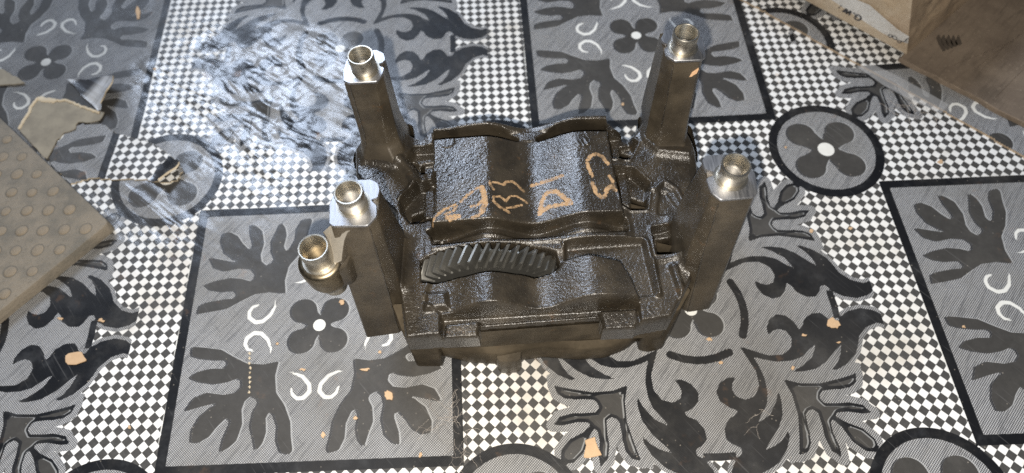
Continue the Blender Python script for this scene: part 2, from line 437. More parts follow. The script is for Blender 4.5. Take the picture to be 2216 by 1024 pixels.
def fast_mesh(name, V, Fc, mat, attrs, parent=None, smooth=True):
    me = bpy.data.meshes.new(name); V = np.asarray(V, np.float32) * CM
    me.vertices.add(len(V)); me.vertices.foreach_set('co', V.ravel())
    Fc = np.asarray(Fc, np.int32); nf, k = Fc.shape
    me.loops.add(nf * k); me.loops.foreach_set('vertex_index', Fc.ravel())
    me.polygons.add(nf); me.polygons.foreach_set('loop_start', np.arange(0, nf * k, k, dtype=np.int32))
    me.polygons.foreach_set('loop_total', np.full(nf, k, np.int32))
    me.update(calc_edges=True)
    me.materials.append(mat)
    for q, a in attrs.items():
        a = np.asarray(a, np.float32)
        if a.ndim == 2: t = me.attributes.new(q, 'FLOAT_VECTOR', 'POINT'); t.data.foreach_set('vector', a.ravel())
        else: t = me.attributes.new(q, 'FLOAT', 'POINT'); t.data.foreach_set('value', a.ravel())
    if smooth: me.shade_smooth()
    o = bpy.data.objects.new(name, me); COL.objects.link(o); WORLD[o.name] = np.zeros(3)
    if parent is not None: o.parent = parent; o.location = -np.asarray(WORLD[parent.name]) * CM
    return o
FX = axis(-34, 60, .14, 160); FY = axis(-13, 37, .14, 160)
X, Y, Fc = grid(FX, FY)
U, V = print_uv(X, Y)
A = print_attrs(U, V); A['p_wr'] = wrinkle(X, Y)
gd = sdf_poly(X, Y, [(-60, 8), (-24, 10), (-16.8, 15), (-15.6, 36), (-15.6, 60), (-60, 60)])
A['p_darken'] = sstep(gd, .6, -1.0) * (.75 + .5 * fbm(X / 3, Y / 3, 1))  # mask that darkens the print over the far left of the floor
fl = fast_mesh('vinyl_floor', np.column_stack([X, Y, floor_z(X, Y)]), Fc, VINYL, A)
tag(fl, kind='structure')

def sheet(name, outline, step, zf, uvf, thick=.16, rag=.12, seed=1, mat=VINYL, wr=0.0, edge=VEDGE):
    """a separate piece of the vinyl: outline in floor cm, ragged edge, own print registration"""
    o = np.asarray(outline)[:, :2]
    xs = np.arange(o[:, 0].min() - .3, o[:, 0].max() + .3, step); ys = np.arange(o[:, 1].min() - .3, o[:, 1].max() + .3, step)
    X, Y, Fc = grid(xs, ys)
    d = sdf_poly(X, Y, o) + rag * fbm(X / .8, Y / .8, seed, 3)
    keep = (d[Fc] < 0).all(1); Fc = Fc[keep]
    used = np.unique(Fc); mp = -np.ones(len(X), int); mp[used] = np.arange(len(used)); Fc = mp[Fc]
    X, Y = X[used], Y[used]; Z = zf(X, Y)
    U, V = uvf(X, Y); A = print_attrs(U, V); A['p_wr'] = np.full(len(X), wr)
    top = np.column_stack([X, Y, Z])
    e = np.concatenate([Fc[:, [0, 1]], Fc[:, [1, 2]], Fc[:, [2, 3]], Fc[:, [3, 0]]])
    key = {}
    for p, q in e.tolist():
        if (q, p) in key: del key[(q, p)]
        else: key[(p, q)] = 1
    bl = list(key)
    return top, Fc, A, bl
def put_sheet(name, label, cat, args, **kw):
    top, Fc, A, bl = sheet(name, *args, **kw)
    th = kw.get('thick', .16)
    c = top.mean(0); c[2] = 0
    r = root(name, c, label, cat)
    fast_mesh('printed_face', top, Fc, kw.get('mat', VINYL), A, r)
    ids = sorted({i for b in bl for i in b}); mp = {i: k for k, i in enumerate(ids)}
    n = len(ids)
    hi = top[ids] + [0, 0, -.004]; lo = hi.copy(); lo[:, 2] -= th
    F2 = [(mp[a], mp[a] + n, mp[b] + n, mp[b]) for a, b in bl]
    o = fast_mesh('cut_edge', np.vstack([hi, lo]), F2, kw.get('edge', VEDGE), {}, r, False)
    return r
# ------------------------------------------------------------------ metals
def cast_iron(name, chalk=False, post=False):
    n = N(name); p = n.pos()
    g1 = n.noise(p, 1900, 2, .6); g2 = n.noise(p, 880, 2, .55); big = n.noise(p, 55, 4, .6); oil = n.noise(p, 22, 3, .55)
    col = n.mix(n.ss(big, .35, .7), *((((.042, .0335, .0230), (.078, .062, .042))) if post else ((.022, .0175, .0120), (.048, .038, .0255))))
    col = n.mix(n.ss(n.noise(p, 95, 4, .7), .62, .74, 0, .35), col, (.12, .065, .028))
    h = n.m_('ADD', n.m_('MULTIPLY', g2, 1.0), n.m_('MULTIPLY', g1, .5))
    rgh = n.ss(oil, .3, .7, .28, .38)
    st = n.ss(oil, .3, .7, .75, 1.0)
    if chalk:
        c = n.attr('chalk'); wear = n.noise(p, 620, 3, .6)
        f = n.m_('MULTIPLY', n.ss(c, .00, -.03), n.ss(n.m_('MULTIPLY_ADD', c, -1.2, wear), .42, .58)); f = n.m_('MULTIPLY', f, n.ss(n.noise(p, 190, 4, .7), .34, .56, .40, 1.0))
        col = n.mix(n.m_('MULTIPLY', f, .93), col, n.mix(n.noise(p, 200, 3), (.27, .155, .068), (.42, .275, .145)))
        rgh = n.m_('MAXIMUM', rgh, n.m_('MULTIPLY', f, .75))
        met = n.m_('MULTIPLY_ADD', f, -.22, .22); ct = n.m_('MULTIPLY_ADD', f, -.75, .90)
    else:
        met, ct = (.30, .30) if post else (.24, .85)
        rgh = n.m_('ADD', rgh, .08 if post else .04); st = n.m_('MULTIPLY', st, .35 if post else .7)
    nb = n.bump(h, st, .00034)
    return n.set(col=col, rough=rgh, metal=met, nrm=nb, coat=ct, coatr=.14, coatn=nb, spec=.5)
IRON = cast_iron('oily_cast_iron'); IRON_D = cast_iron('oily_cast_iron_deck', True); IRON_P = cast_iron('satin_cast_iron', False, True)
IRON_L = cast_iron('dull_cast_iron', False, True)
for k_, v_ in (('Coat Weight', 0.0), ('Metallic', 0.0), ('Specular IOR Level', .03)): IRON_L.node_tree.nodes['Principled BSDF'].inputs[k_].default_value = v_
IRON_T = cast_iron('cast_iron_tab', False, True)
for k_, v_ in (('Coat Weight', .12), ('Metallic', 0.0), ('Specular IOR Level', .15)): IRON_T.node_tree.nodes['Principled BSDF'].inputs[k_].default_value = v_
def steel(name, c0, c1, r0, r1, scale=(60, 60, 900)):
    n = N(name); p = n.pos()
    s = n.noise(n.mapping(p, scale), 1, 3, .6); b = n.noise(p, 160, 4, .6)
    return n.set(col=n.mix(b, c0, c1), rough=n.ss(s, .3, .7, r0, r1), metal=1.0, nrm=n.bump(s, .04, .0001))
SLEEVE = steel('turned_sleeve_steel', (.54, .50, .43), (.42, .39, .33), .32, .44)
MILLED = steel('milled_pad_steel', (.42, .42, .43), (.33, .33, .34), .40, .54, (700, 60, 60))
BOSS = steel('machined_boss_iron', (.30, .25, .175), (.16, .125, .08), .30, .46, (200, 200, 300))
FACE = steel('machined_arm_face', (.46, .42, .36), (.30, .27, .22), .30, .44); FACE.node_tree.nodes['Principled BSDF'].inputs['Metallic'].default_value = .55
GEARM = steel('gear_steel', (.24, .23, .205), (.16, .153, .137), .26, .36, (300, 60, 300)); GEARM.node_tree.nodes['Principled BSDF'].inputs['Metallic'].default_value = .8
DARK = N('bore_shadow'); DARK.set(col=(.015, .013, .011), rough=.6); DARK = DARK.m
CHALK = N('dried_paint'); CHALK.set(col=CHALK.mix(CHALK.noise(CHALK.pos(), 300, 3), (.52, .30, .15), (.70, .46, .28)), rough=.8); CHALK = CHALK.m

HZ = 7.4
part = root('balance_shaft_housing', (14.3, 4.5, 0),
            'oily dark cast iron engine housing with four upright posts, steel sleeves and a gear', 'engine part')

# posts: outlines at several heights, bottom first
POSTS = dict(
    FL=[(3.0, [(3.95, -1.95), (6.0, -1.75), (6.6, -1.2), (6.9, 3.2), (6.3, 3.6), (4.0, 3.6)]),
        (9.0, [(4.2, -1.1), (6.25, -1.05), (6.85, -.45), (6.95, 2.5), (6.4, 2.9), (4.3, 2.9)]),
        (13.75, [(4.42, -.18), (6.30, -.25), (6.70, .22), (6.74, 1.9), (6.3, 2.36), (4.66, 2.38)])],
    FR=[(3.6, [(23.2, -1.1), (23.85, -1.6), (25.2, -1.45), (25.7, -.8), (25.9, 2.9), (22.75, 3.0)]),
        (9.0, [(23.1, .05), (23.7, -.65), (25.3, -.55), (25.7, .1), (25.8, 2.9), (22.95, 2.9)]),
        (13.75, [(23.35, .55), (23.66, .12), (25.3, .18), (25.55, .45), (25.3, 2.77), (23.35, 2.72)])],
    BL=[(4.2, [(3.1, 9.4), (3.5, 8.1), (6.9, 7.0), (7.3, 8.6), (7.0, 11.9), (4.2, 11.9)]),
        (6.6, [(3.55, 9.3), (3.9, 8.1), (6.6, 7.4), (7.0, 8.7), (6.8, 11.5), (4.4, 11.6)]),
        (7.5, [(3.9, 9.2), (4.15, 8.55), (6.1, 8.1), (6.75, 8.8), (6.7, 11.3), (4.45, 11.4)]),
        (8.3, [(4.10, 9.1), (4.45, 8.86), (5.75, 8.75), (6.55, 9.1), (6.65, 11.1), (4.5, 11.3)]),
        (9.2, [(4.22, 9.02), (4.55, 8.92), (5.85, 8.88), (6.50, 9.3), (6.6, 11.0), (4.55, 11.25)]),
        (13.75, [(4.38, 9.05), (4.7, 8.93), (6.2, 8.9), (6.58, 9.45), (6.6, 10.9), (4.6, 11.2)])],
    BR=[(4.2, [(21.9, 8.8), (22.5, 7.2), (25.0, 6.9), (25.6, 7.9), (25.6, 10.6), (22.2, 11.6)]),
        (5.9, [(22.0, 8.8), (22.6, 7.4), (24.9, 6.8), (25.3, 7.7), (25.4, 10.6), (22.3, 11.5)]),
        (6.9, [(22.1, 8.9), (22.85, 7.9), (24.75, 7.5), (25.0, 8.1), (25.0, 10.9), (22.35, 11.4)]),
        (7.7, [(22.15, 9.0), (22.9, 8.25), (24.45, 8.2), (24.7, 8.6), (24.8, 11.2), (22.15, 11.3)]),
        (9.0, [(22.2, 9.3), (22.85, 8.5), (24.4, 8.45), (24.6, 8.9), (24.75, 11.5), (22.2, 11.4)]),
        (13.75, [(22.42, 10.2), (22.86, 9.28), (24.3, 9.26), (24.58, 9.6), (24.4, 11.75), (22.42, 11.60)])])
PADS = dict(
    FL=[(4.39, -.12), (4.30, 1.0), (4.66, 2.38), (6.3, 2.38), (6.66, 2.15), (6.78, 1.75), (6.72, 1.27), (6.42, 1.17), (6.42, 1.07), (6.68, .80), (6.72, .2), (6.28, -.33), (4.58, -.26)],
    BL=[(4.40, 9.05), (4.32, 9.75), (4.52, 11.0), (4.86, 11.26), (6.15, 11.25), (6.58, 10.95), (6.68, 10.45), (6.52, 10.25), (6.2, 10.16), (6.2, 10.06), (6.65, 9.86), (6.57, 9.41), (6.25, 8.87), (4.68, 8.87)],
    BR=[(22.34, 10.94), (22.7, 11.6), (24.33, 11.85), (24.72, 10.5), (24.66, 9.45), (24.34, 9.22), (22.9, 9.24), (22.46, 9.7), (22.44, 10.22), (22.86, 10.40), (22.86, 10.50), (22.5, 10.58)],
    FR=[(23.19, 2.50), (23.43, 2.78), (25.24, 2.80), (25.68, 1.51), (25.55, .36), (25.26, .15), (23.68, .08), (23.31, .52), (23.2, 1.40), (23.72, 1.60), (23.72, 1.70), (23.22, 1.95)])
SLV = dict(FL=(5.50, .98), BL=(5.52, 9.88), BR=(23.48, 10.28), FR=(24.42, 1.40))
def sleeve(parent, cx, cy, z0, z1, r):
    pr = [(r + .16, z0 + .005), (r + .05, z0 + .012), (r + .02, z0 + .02), (r + .02, z0 + (z1 - z0) * .56), (r + .025, z0 + (z1 - z0) * .60),
          (r + .025, z1 - .05), (r - .01, z1), (r - .07, z1 - .005), (r - .10, z1 - .05), (r - .10, z0 - 3.2), (0.001, z0 - 3.2)]
    v, f = lathe(pr, 48, (cx, cy))
    return build('dowel_sleeve', v, f, SLEEVE, parent, smooth=35)
for k in ('FL', 'FR', 'BL', 'BR'):
    secs = []
    prev = None
    for z, pl in POSTS[k]:
        secs.append(sec(rpoly(pl, .09 if z > 8 else .16, 3), z))
    # finer rings between the outlines so that the skin bends smoothly
    fin = []
    for a, b in zip(secs[:-1], secs[1:]):
        for t in np.linspace(0, 1, 5)[:-1]: fin.append(a * (1 - t) + b * t)
    fin.append(secs[-1])
    v, f = loft(fin)
    post = build('post', v, f, IRON_P, part, origin=(*SLV[k], 3.0), smooth=38)
    for ci_ in ((1,) if k in ('FL', 'BL') else (1,)):
        ln = []
        for z, pl in POSTS[k]:
            if z < (3.0 if k in ('FL', 'FR') else 8.2): continue
            q = np.array(pl[ci_], float); cc = np.mean(pl, 0); ln.append(np.array([*(q + (cc - q) * .012), z]))
        pth = []
        for a_, b_ in zip(ln[:-1], ln[1:]):
            for t in np.linspace(0, 1, 14)[:-1]: pth.append(a_ * (1 - t) + b_ * t + np.array([random.uniform(-.02, .02), random.uniform(-.02, .02), 0]))
        pth.append(ln[-1] - [0, 0, .1]); V_ = []; F_ = []
        for p_ in pth:
            rr_ = random.uniform(.025, .06)
            for t in range(5): V_.append((p_[0] + rr_ * math.cos(t * 1.2566), p_[1] + rr_ * math.sin(t * 1.2566), p_[2]))
        for i in range(len(pth) - 1):
            for t in range(5): F_.append((i * 5 + t, i * 5 + (t + 1) % 5, (i + 1) * 5 + (t + 1) % 5, (i + 1) * 5 + t))
        build('parting_seam', V_, F_, IRON, post, origin=(*SLV[k], 8), smooth=180)
    r0 = rpoly(PADS[k], .10, 3)
    # the pad sits on a slightly undercut neck
    v, f = loft([sec(inset(r0, .14), 13.6), sec(inset(r0, .10), 13.80), sec(r0, 13.84), sec(r0, 13.975), sec(inset(r0, .025), 14.0)])
    pad = build('milled_pad', v, f, MILLED, post, origin=(*SLV[k], 13.7), smooth=35)
    sleeve(post, *SLV[k], 14.0, 15.08, .70)
    # slot pin in the split of the pad
    if k == 'FL':
        # side arm and its boss
        c = (3.32, -.78)
        fan = [(290, 468, 13.55), (400, 480, 13.6), (500, 490, 13.6), (440, 520, 13.4), (412, 590, 12.9), (402, 690, 12.2), (388, 765, 11.75), (330, 790, 11.62), (260, 700, 11.7), (285, 610, 12.3), (260, 560, 12.8), (232, 520, 13.15)]
        mf = np.array([P(8, z_, [(x_, y_)])[0] for x_, y_, z_ in fan]); k_ = len(mf); cf = mf.mean(0)
        def ring_at(sh, dz, tow=0.0):
            q = mf.copy(); q[:, :2] = cf[:2] + (q[:, :2] - cf[:2]) * sh + np.array([.55, .75]) * tow; q[:, 2] -= dz; return q
        v, f = loft([ring_at(.72, 3.4, .45), ring_at(.90, 1.8, .2), ring_at(1.03, .55), ring_at(1.03, .16), ring_at(.985, .05)])
        build('side_arm', v, f, IRON_P, post, origin=(*c, 9), smooth=60)
        v, f = loft([ring_at(.985, .06), ring_at(.985, .012), ring_at(.965, .0)])
        build('machined_face', v, f, FACE, post, origin=(*c, 12), smooth=30)
        wb = rpoly([(3.25, -1.72), (4.75, -1.35), (5.2, .4), (3.9, 1.0), (3.0, .1)], .25, 4)
        v, f = loft([sec(inset(wb, .25), 9.3), sec(wb, 9.7), sec(wb, 11.2), sec(inset(wb, .1), 11.45)])
        build('arm_web', v, f, IRON_P, post, origin=(*c, 9), smooth=50)
        pr = [(.001, 9.3), (.80, 9.3), (1.02, 9.5), (1.14, 9.9), (1.20, 10.8), (1.20, 11.3), (1.16, 11.45), (1.02, 11.55), (.80, 11.56), (.001, 11.56)]
        v, f = lathe(pr, 48, c)
        build('boss', v, f, BOSS, post, origin=(*c, 9), smooth=40)
        sleeve(post, c[0] + .02, c[1], 11.56, 12.9, .76)
    if k == 'BR':
        ps = P(2, 12.6, [(965, 360), (985, 338), (1030, 320), (1022, 345), (1005, 355), (985, 368)])
        yy = lambda q: (q[0], 9.10 - .0 * q[2], q[2])
        o = np.array(ps); o[:, 1] = 9.10; o[:, 2] = 12.75 + (np.array([0, .35, .62, .28, .12, -.1]))
        o[:, 0] = [23.9, 24.0, 24.32, 24.28, 24.1, 23.98]
        back = o + [0, .12, 0]
        v = np.vstack([o, back]); nn = len(o)
        f = [tuple(range(nn))] + [(i, i + nn, (i + 1) % nn + nn, (i + 1) % nn) for i in range(nn)]
        build('paint_dab', v, f, CHALK, post)

# ------------------------------------------------------------------ the cast deck, as one relief
S_ = .046
dx = np.arange(3.2, 26.2, S_); dy = np.arange(-3.6, 12.8, S_)
DX, DY, DF = grid(dx, dy)
c1 = P(6, 8.1, [(552, 565)])[0][0]; vv = P(6, 7.4, [(862, 605)])[0][0]; c2 = P(6, 8.1, [(1195, 530)])[0][0]
AMP = .52
def wave(x, a=AMP, dl=1.0, dr=1.0):
    hl = vv - c1; hr = c2 - vv
    ph = np.where(x < vv, (x - c1) / hl, (x - c2) / hr)
    lim = np.where(x < vv, (x > c1 - hl * 1.05), (x < c2 + hr * .95))
    ph = np.clip(ph, -1.05, 1.05)
    soft = np.cos(np.pi * ph); tri = 1 - 2 * np.abs(ph)
    w_ = a * (.72 * soft + .28 * np.clip(tri * 1.15, -1, 1))
    w_ = np.where(x < c1, a - (a - w_) * dl, w_)
    return np.where(x > c2, a - (a - w_) * dr, w_)
CR = at(860 + 500 * .29304, 230 + 112 * .29304, 8.0)
Y_REAR = CR[1]
Y_SL0 = Y_REAR - .42
Y_PB = at(860 + 575 * .29304, 230 + 222 * .29304, 8.0)[1]
Y_PF = at(860 + 600 * .29304, 230 + 850 * .29304, 8.1)[1]
left = P2(0, 7.2, [(875, 735), (848, 520), (850, 450), (800, 420)]); 
outline = [tuple(left[0]), (6.55, 0), (6.4, 2.6), (6.2, 4.6), (4.2, 6.7), (3.55, 7.6), (3.4, 9.6), (4.5, 11.2), (6.6, 10.6), (7.7, Y_REAR - .5), (8.1, Y_REAR),
           (20.0, Y_REAR + .05), (20.4, Y_REAR - .5), (21.4, Y_REAR - 1.2), (22.6, 10.9), (24.6, 10.2), (25.3, 8.0), (25.2, 5.6), (24.6, 4.3), (24.3, 3.2), (24.2, 1.6), (23.5, -1.0)]
FRONT = P2(6, 7.0, [(1650, 655), (1480, 685), (1440, 700), (1465, 740), (1240, 745), (1222, 660), (1205, 650), (500, 705), (488, 720), (490, 800), (275, 818), (262, 770), (245, 765), (60, 785)])
outline += [tuple(q) for q in FRONT]
OUT = sdf_poly(DX, DY, outline)
H = np.full(DX.shape, 7.05)
def lay(H, sd, h, w=.11):
    w = w * .72; m = sstep(sd, w, -w); return H * (1 - m) + h * m
def lay_add(H, sd, dh, w=.14): return H + dh * sstep(sd, w, -w)
poly = lambda view, z, pts: sdf_poly(DX, DY, P2(view, z, pts))
rect = lambda x0, y0, x1, y1, r=.15: np.hypot(np.maximum(np.abs(DX - (x0 + x1) / 2) - (x1 - x0) / 2 + r, 0), np.maximum(np.abs(DY - (y0 + y1) / 2) - (y1 - y0) / 2 + r, 0)) - r
wv = wave(DX)
PLZ = lambda x: 7.62 + wave(x, .50, .10, .22)
# broad rise of the middle over the flanges
XL = at(860 + 262 * .29304, 230 + 560 * .29304, 7.5)[0]; XR = at(860 + 1600 * .29304, 230 + 500 * .29304, 7.5)[0]
XRT = at(860 + 1545 * .29304, 230 + 200 * .29304, 7.5)[0]
H = lay(H, rect(XL - .5, Y_PF - 1.8, XR + .6, Y_REAR + .3, .3), 7.2, .3)
# rear wall
rear = rect(XL - .05, Y_SL0 - .1, XRT + .1, Y_REAR + .2, .05)
H = lay(H, rear, 7.62 + wave(DX, AMP * .95, .40, .18), .08)
# plate
plate = sdf_poly(DX, DY, [(XL, Y_PF), (XL - .02, (Y_PF + Y_PB) / 2), (XL - .05, Y_PB), (XRT, Y_PB), (XR, 5.6 + .2), (XR + .25, Y_PF + .1)])
H = lay(H, plate, PLZ(DX), .08)
# rear slots
SLa = sdf_poly(DX, DY, [(XL + .05, Y_SL0), (c1 + 1.1, Y_SL0), (vv - .75, Y_PB + .22), (vv - .75, Y_PB + .02), (XL, Y_PB)])
SLb = sdf_poly(DX, DY, [(vv + .55, Y_PB + .2), (c2 - 1.3, Y_SL0), (XRT - .02, Y_SL0), (XRT - .02, Y_PB), (vv + .55, Y_PB)])
H = lay(H, np.minimum(SLa, SLb), 5.9 + wv * .5, .07)
# front slot with its two domes and nub
Y_S0 = at(860 + 560 * .36125, 450 + 195 * .36125, 7.2)[1]; 
slot = sdf_poly(DX, DY, [(XL - .35, Y_PF + .06), (XR + .35, Y_PF + .2), (XR + .42, Y_S0 + .25), (vv + .5, Y_S0 - .02), (XL + .1, Y_S0 - .05), (XL - .1, Y_S0 + .55)])
H = lay(H, slot, 6.62 + wave(DX, .62) + .05, .09)
ridge = sdf_line(DX, DY, [(XL + .1, Y_PF - .32), (vv, Y_PF - .62), (XR + .1, Y_S0 + .42)], .03)
H = np.where(slot < 0, H + .14 * sstep(ridge, .14, -.02), H)
nub = np.hypot(DX - (XL + .45), DY - (Y_S0 + .38)); H = H + .45 * sstep(nub, .42, .1) * (slot < .1)
# strip in front of the slot
strip = sdf_poly(DX, DY, [(XL - .1, Y_S0 - .12), (XR + .3, Y_S0 + .1), (XR + .3, Y_S0 - .26), (XL - .1, Y_S0 - .42)])
H = lay(H, strip, 7.42 + wv * .25, .1)
# front saddle
sad = P2(6, 7.5, [(100, 425), (330, 400), (560, 350), (820, 380), (975, 330)])
YS1 = at(860 + 560 * .36125, 450 + 572 * .36125, 8.05)[1]; YS0 = at(860 + 560 * .36125, 450 + 372 * .36125, 8.0)[1]
x_l = P2(6, 7.4, [(255, 640)])[0][0]; x_r = P2(6, 7.4, [(1448, 555)])[0][0]
saddle = sdf_poly(DX, DY, [(x_l - 1.0, YS1 + .75), (x_l - .05, YS1), (x_r + .05, YS1 + .12), (x_r - .2, YS1 + 1.3), (x_r - .75, YS0 + .35), (c2 - .2, YS0 + .75), (c2 - 1.6, YS0 + .70), (vv + 1.0, YS0), (x_l - .6, YS0)])
pocket = poly(6, 7.3, [(1005, 205), (1200, 188), (1475, 178), (1500, 300), (1560, 505), (1410, 520), (1300, 430), (1010, 420)])
H = lay(H, pocket, 6.75, .10)
H = lay(H, saddle, 7.45 + wave(DX, .60, 1, .45), .13)
bord = sdf_line(DX, DY, P2(6, 7.4, [(1000, 205), (1200, 186), (1470, 172), (1500, 190), (1570, 500)]), .10)
H = H + .22 * sstep(bord, .16, -.06)
btn = poly(6, 7.5, [(160, 492), (290, 482), (305, 585), (160, 598)])
H = H + .42 * sstep(btn, .16, -.22)
# bosses cast into the front step
lb = poly(6, 7.0, [(285, 690), (487, 670), (500, 805), (270, 820)]); rb = poly(6, 7.0, [(1213, 612), (1435, 600), (1468, 742), (1232, 748)])
front_zone = DY < YS1 - .12
H = np.where(front_zone & (DX > x_l) & (DX < x_r), lay(H, saddle, 7.45 + wave(DX, .60, 1, .45), .13), H)
step = sdf_poly(DX, DY, [(x_l, YS1 - .12), (x_r, YS1), (x_r, -5), (x_l, -5)])
H = lay(H, np.maximum(step, -saddle), 6.35, .10)
lipy = np.interp(DX, [FRONT[7][0], FRONT[6][0]], [FRONT[7][1], FRONT[6][1]])
H = H + .25 * sstep(np.abs(DY - lipy - .12), .16, .03) * ((DX > FRONT[7][0]) & (DX < FRONT[6][0]))
H = lay(H, lb, 6.95 + .10 * (DY - YS1), .10); H = lay(H, rb, 7.0 + .10 * (DY - YS1), .10)
# raised run along the right edge, pockets, windows
run = sdf_line(DX, DY, P2(4, 7.5, [(790, 445), (845, 600)]), .12); H = H + .30 * sstep(run, .22, -.05)
run2 = sdf_line(DX, DY, P2(4, 7.4, [(690, 430), (715, 585)]), .06); H = H + .16 * sstep(run2, .2, -.02)
run3 = sdf_line(DX, DY, P2(4, 7.4, [(690, 415), (810, 400)]), .06); H = H + .14 * sstep(run3, .2, -.02)
tri = poly(4, 7.3, [(722, 68), (755, 72), (815, 160), (808, 182), (712, 186), (708, 150)]); H = lay(H, tri, 6.85, .12)
ov = P2(4, 7.3, [(690, 60), (740, 20), (800, 60), (850, 150), (850, 230)])
H = H + .22 * sstep(sdf_line(DX, DY, ov, .08), .2, -.03)
cutl = P2(5, 7.2, [(110, 560), (20, 640), (60, 790), (90, 850)])
holes = dict(
    tl=poly(5, 7.2, [(120, 300), (268, 288), (272, 480), (165, 482), (120, 420), (78, 390)]),
    l2=poly(5, 7.2, [(150, 556), (282, 550), (282, 832), (95, 852), (30, 770), (18, 690)]),
    tr=poly(5, 7.2, [(1562, 192), (1690, 188), (1772, 268), (1715, 376), (1590, 378)]),
    r2=poly(5, 7.2, [(1612, 452), (1740, 448), (1862, 556), (1842, 748), (1725, 752), (1650, 715)]),
    rr=poly(4, 7.2, [(680, 258), (830, 244), (845, 300), (842, 384), (705, 388)]))
gx0, gx1 = P2(6, 7.4, [(122, 300)])[0][0], P2(6, 7.4, [(972, 300)])[0][0]
gear_win = poly(6, 7.5, [(124, 290), (235, 243), (500, 205), (760, 203), (900, 220), (955, 236), (978, 300), (972, 345), (925, 377), (820, 398), (560, 362), (320, 415), (210, 432), (128, 432)])
for k, hsd in holes.items():
    H = H + .12 * sstep(np.abs(hsd - .10), .16, .02) * (k not in ('tl', 'l2'))
    H = lay(H, hsd, 6.0, .10)
# half-height shelves seen inside the windows
H = np.where(holes['r2'] < .05, lay(H, poly(5, 6.6, [(1612, 452), (1690, 450), (1720, 640), (1725, 752), (1650, 715)]), 6.5, .1), H)
H = np.where(holes['tr'] < .05, lay(H, poly(5, 6.6, [(1562, 192), (1720, 200), (1760, 270), (1640, 290), (1630, 378), (1590, 378)]), 6.3, .1), H)
H = np.where(holes['tl'] < .05, lay(H, poly(5, 6.6, [(120, 300), (268, 288), (272, 400), (200, 410), (165, 430), (78, 390)]), 6.3, .1), H)
H = np.where(holes['l2'] < .05, lay(H, poly(5, 6.6, [(195, 640), (282, 550), (282, 832), (195, 838)]), 6.6, .1), H)
H = np.where(holes['rr'] < .05, lay(H, poly(4, 6.6, [(680, 258), (840, 244), (842, 305), (690, 315)]), 6.3, .1), H)
# cast-in rings: ejector marks and foundry stamps
def ringmark(view, q, r, dh=.05, w=.05):
    c = P2(view, 7.5, [q])[0]; d = np.hypot(DX - c[0], DY - c[1])
    return dh * sstep(np.abs(d - r), w, 0)
H = H + ringmark(5, (375, 300), .42, .10) + .05 * sstep(np.hypot(*(np.array([DX, DY]) - P2(5, 7.6, [(375, 300)])[0][:, None])), .42, .3)
H = H + ringmark(5, (1432, 225), .42, .10) + ringmark(5, (395, 505), .30, .04)
H = H + ringmark(6, (150, 690), .45, .05) + ringmark(6, (150, 690), .28, .04) + ringmark(6, (1553, 582), .38, .05) + ringmark(6, (1553, 582), .2, .05)
for a, b in (((1320, 305), (1345, 345)), ((1345, 300), (1380, 345)), ((1380, 290), (1400, 330)), ((1400, 330), (1425, 300))):
    H = H + .07 * sstep(sdf_line(DX, DY, P2(5, 7.4, [a, b]), .02), .08, 0)
# fillets up to the posts
for k in POSTS:
    pl = POSTS[k][1][1] if k in ('FL', 'FR') else POSTS[k][2][1]
    d = sdf_poly(DX, DY, pl)
    H = H + .45 * np.exp(-np.maximum(d, 0) / .22)
for z_ in (.0,):
    q = P2(5, 7.3, [(20, 400), (90, 470), (130, 540), (110, 600), (40, 660)])
    H = H + .30 * sstep(sdf_line(DX, DY, q, .12), .35, -.05) * (holes['l2'] > .1) * (holes['tl'] > .1)
# outer edge rounding
H = H - .30 * sstep(OUT, -.16, .02)
# soften like a sand casting, then roughen
Hg = H.reshape(len(dx), len(dy))
for _ in range(2):
    K = Hg.copy(); K[1:-1] = .25 * Hg[:-2] + .5 * Hg[1:-1] + .25 * Hg[2:]
    Hg = K.copy(); Hg[:, 1:-1] = .25 * K[:, :-2] + .5 * K[:, 1:-1] + .25 * K[:, 2:]
H = Hg.ravel() + .013 * fbm(DX / .10, DY / .10, 1, 2) + .007 * fbm(DX / .3, DY / .3, 2, 2) + .02 * fbm(DX / 1.2, DY / 1.2, 2, 2)
# paint marks
ch = np.full(DX.shape, 1.0)
STROKES = [(11, [(255, 850), (300, 800), (345, 762), (430, 730)]), (9, [(345, 800), (420, 770), (440, 730)]), (17, [(370, 822), (410, 815), (455, 812)]), (10, [(385, 840), (430, 830)]),
           (12, [(470, 705), (520, 655), (580, 610), (620, 598)]), (20, [(622, 600), (640, 650), (645, 720), (625, 775)]), (12, [(640, 775), (590, 808), (555, 820)]), (11, [(545, 742), (590, 735), (620, 700)]),
           (10, [(680, 555), (685, 580), (712, 615)]), (9, [(680, 562), (735, 562), (785, 582)]), (10, [(785, 582), (805, 555), (850, 556), (895, 590), (935, 632)]),
           (9, [(708, 700), (710, 670), (760, 665), (800, 702)]), (9, [(800, 702), (835, 662), (885, 665), (960, 715)]), (11, [(708, 700), (750, 742), (828, 785)]), (9, [(790, 752), (860, 745), (920, 730)]),
           (15, [(995, 588), (1080, 560), (1160, 535), (1215, 515)]), (17, [(1050, 795), (1060, 730), (1085, 665), (1115, 632), (1170, 628), (1215, 660), (1280, 712)]), (17, [(1280, 715), (1200, 728), (1120, 742), (1070, 772)]),
           (14, [(1440, 518), (1410, 450), (1400, 410), (1425, 368), (1470, 352), (1515, 375), (1555, 425)]), (15, [(1440, 562), (1462, 630), (1505, 672), (1530, 668), (1548, 610), (1580, 590), (1608, 622)]), (12, [(1565, 515), (1588, 550), (1598, 590)])]
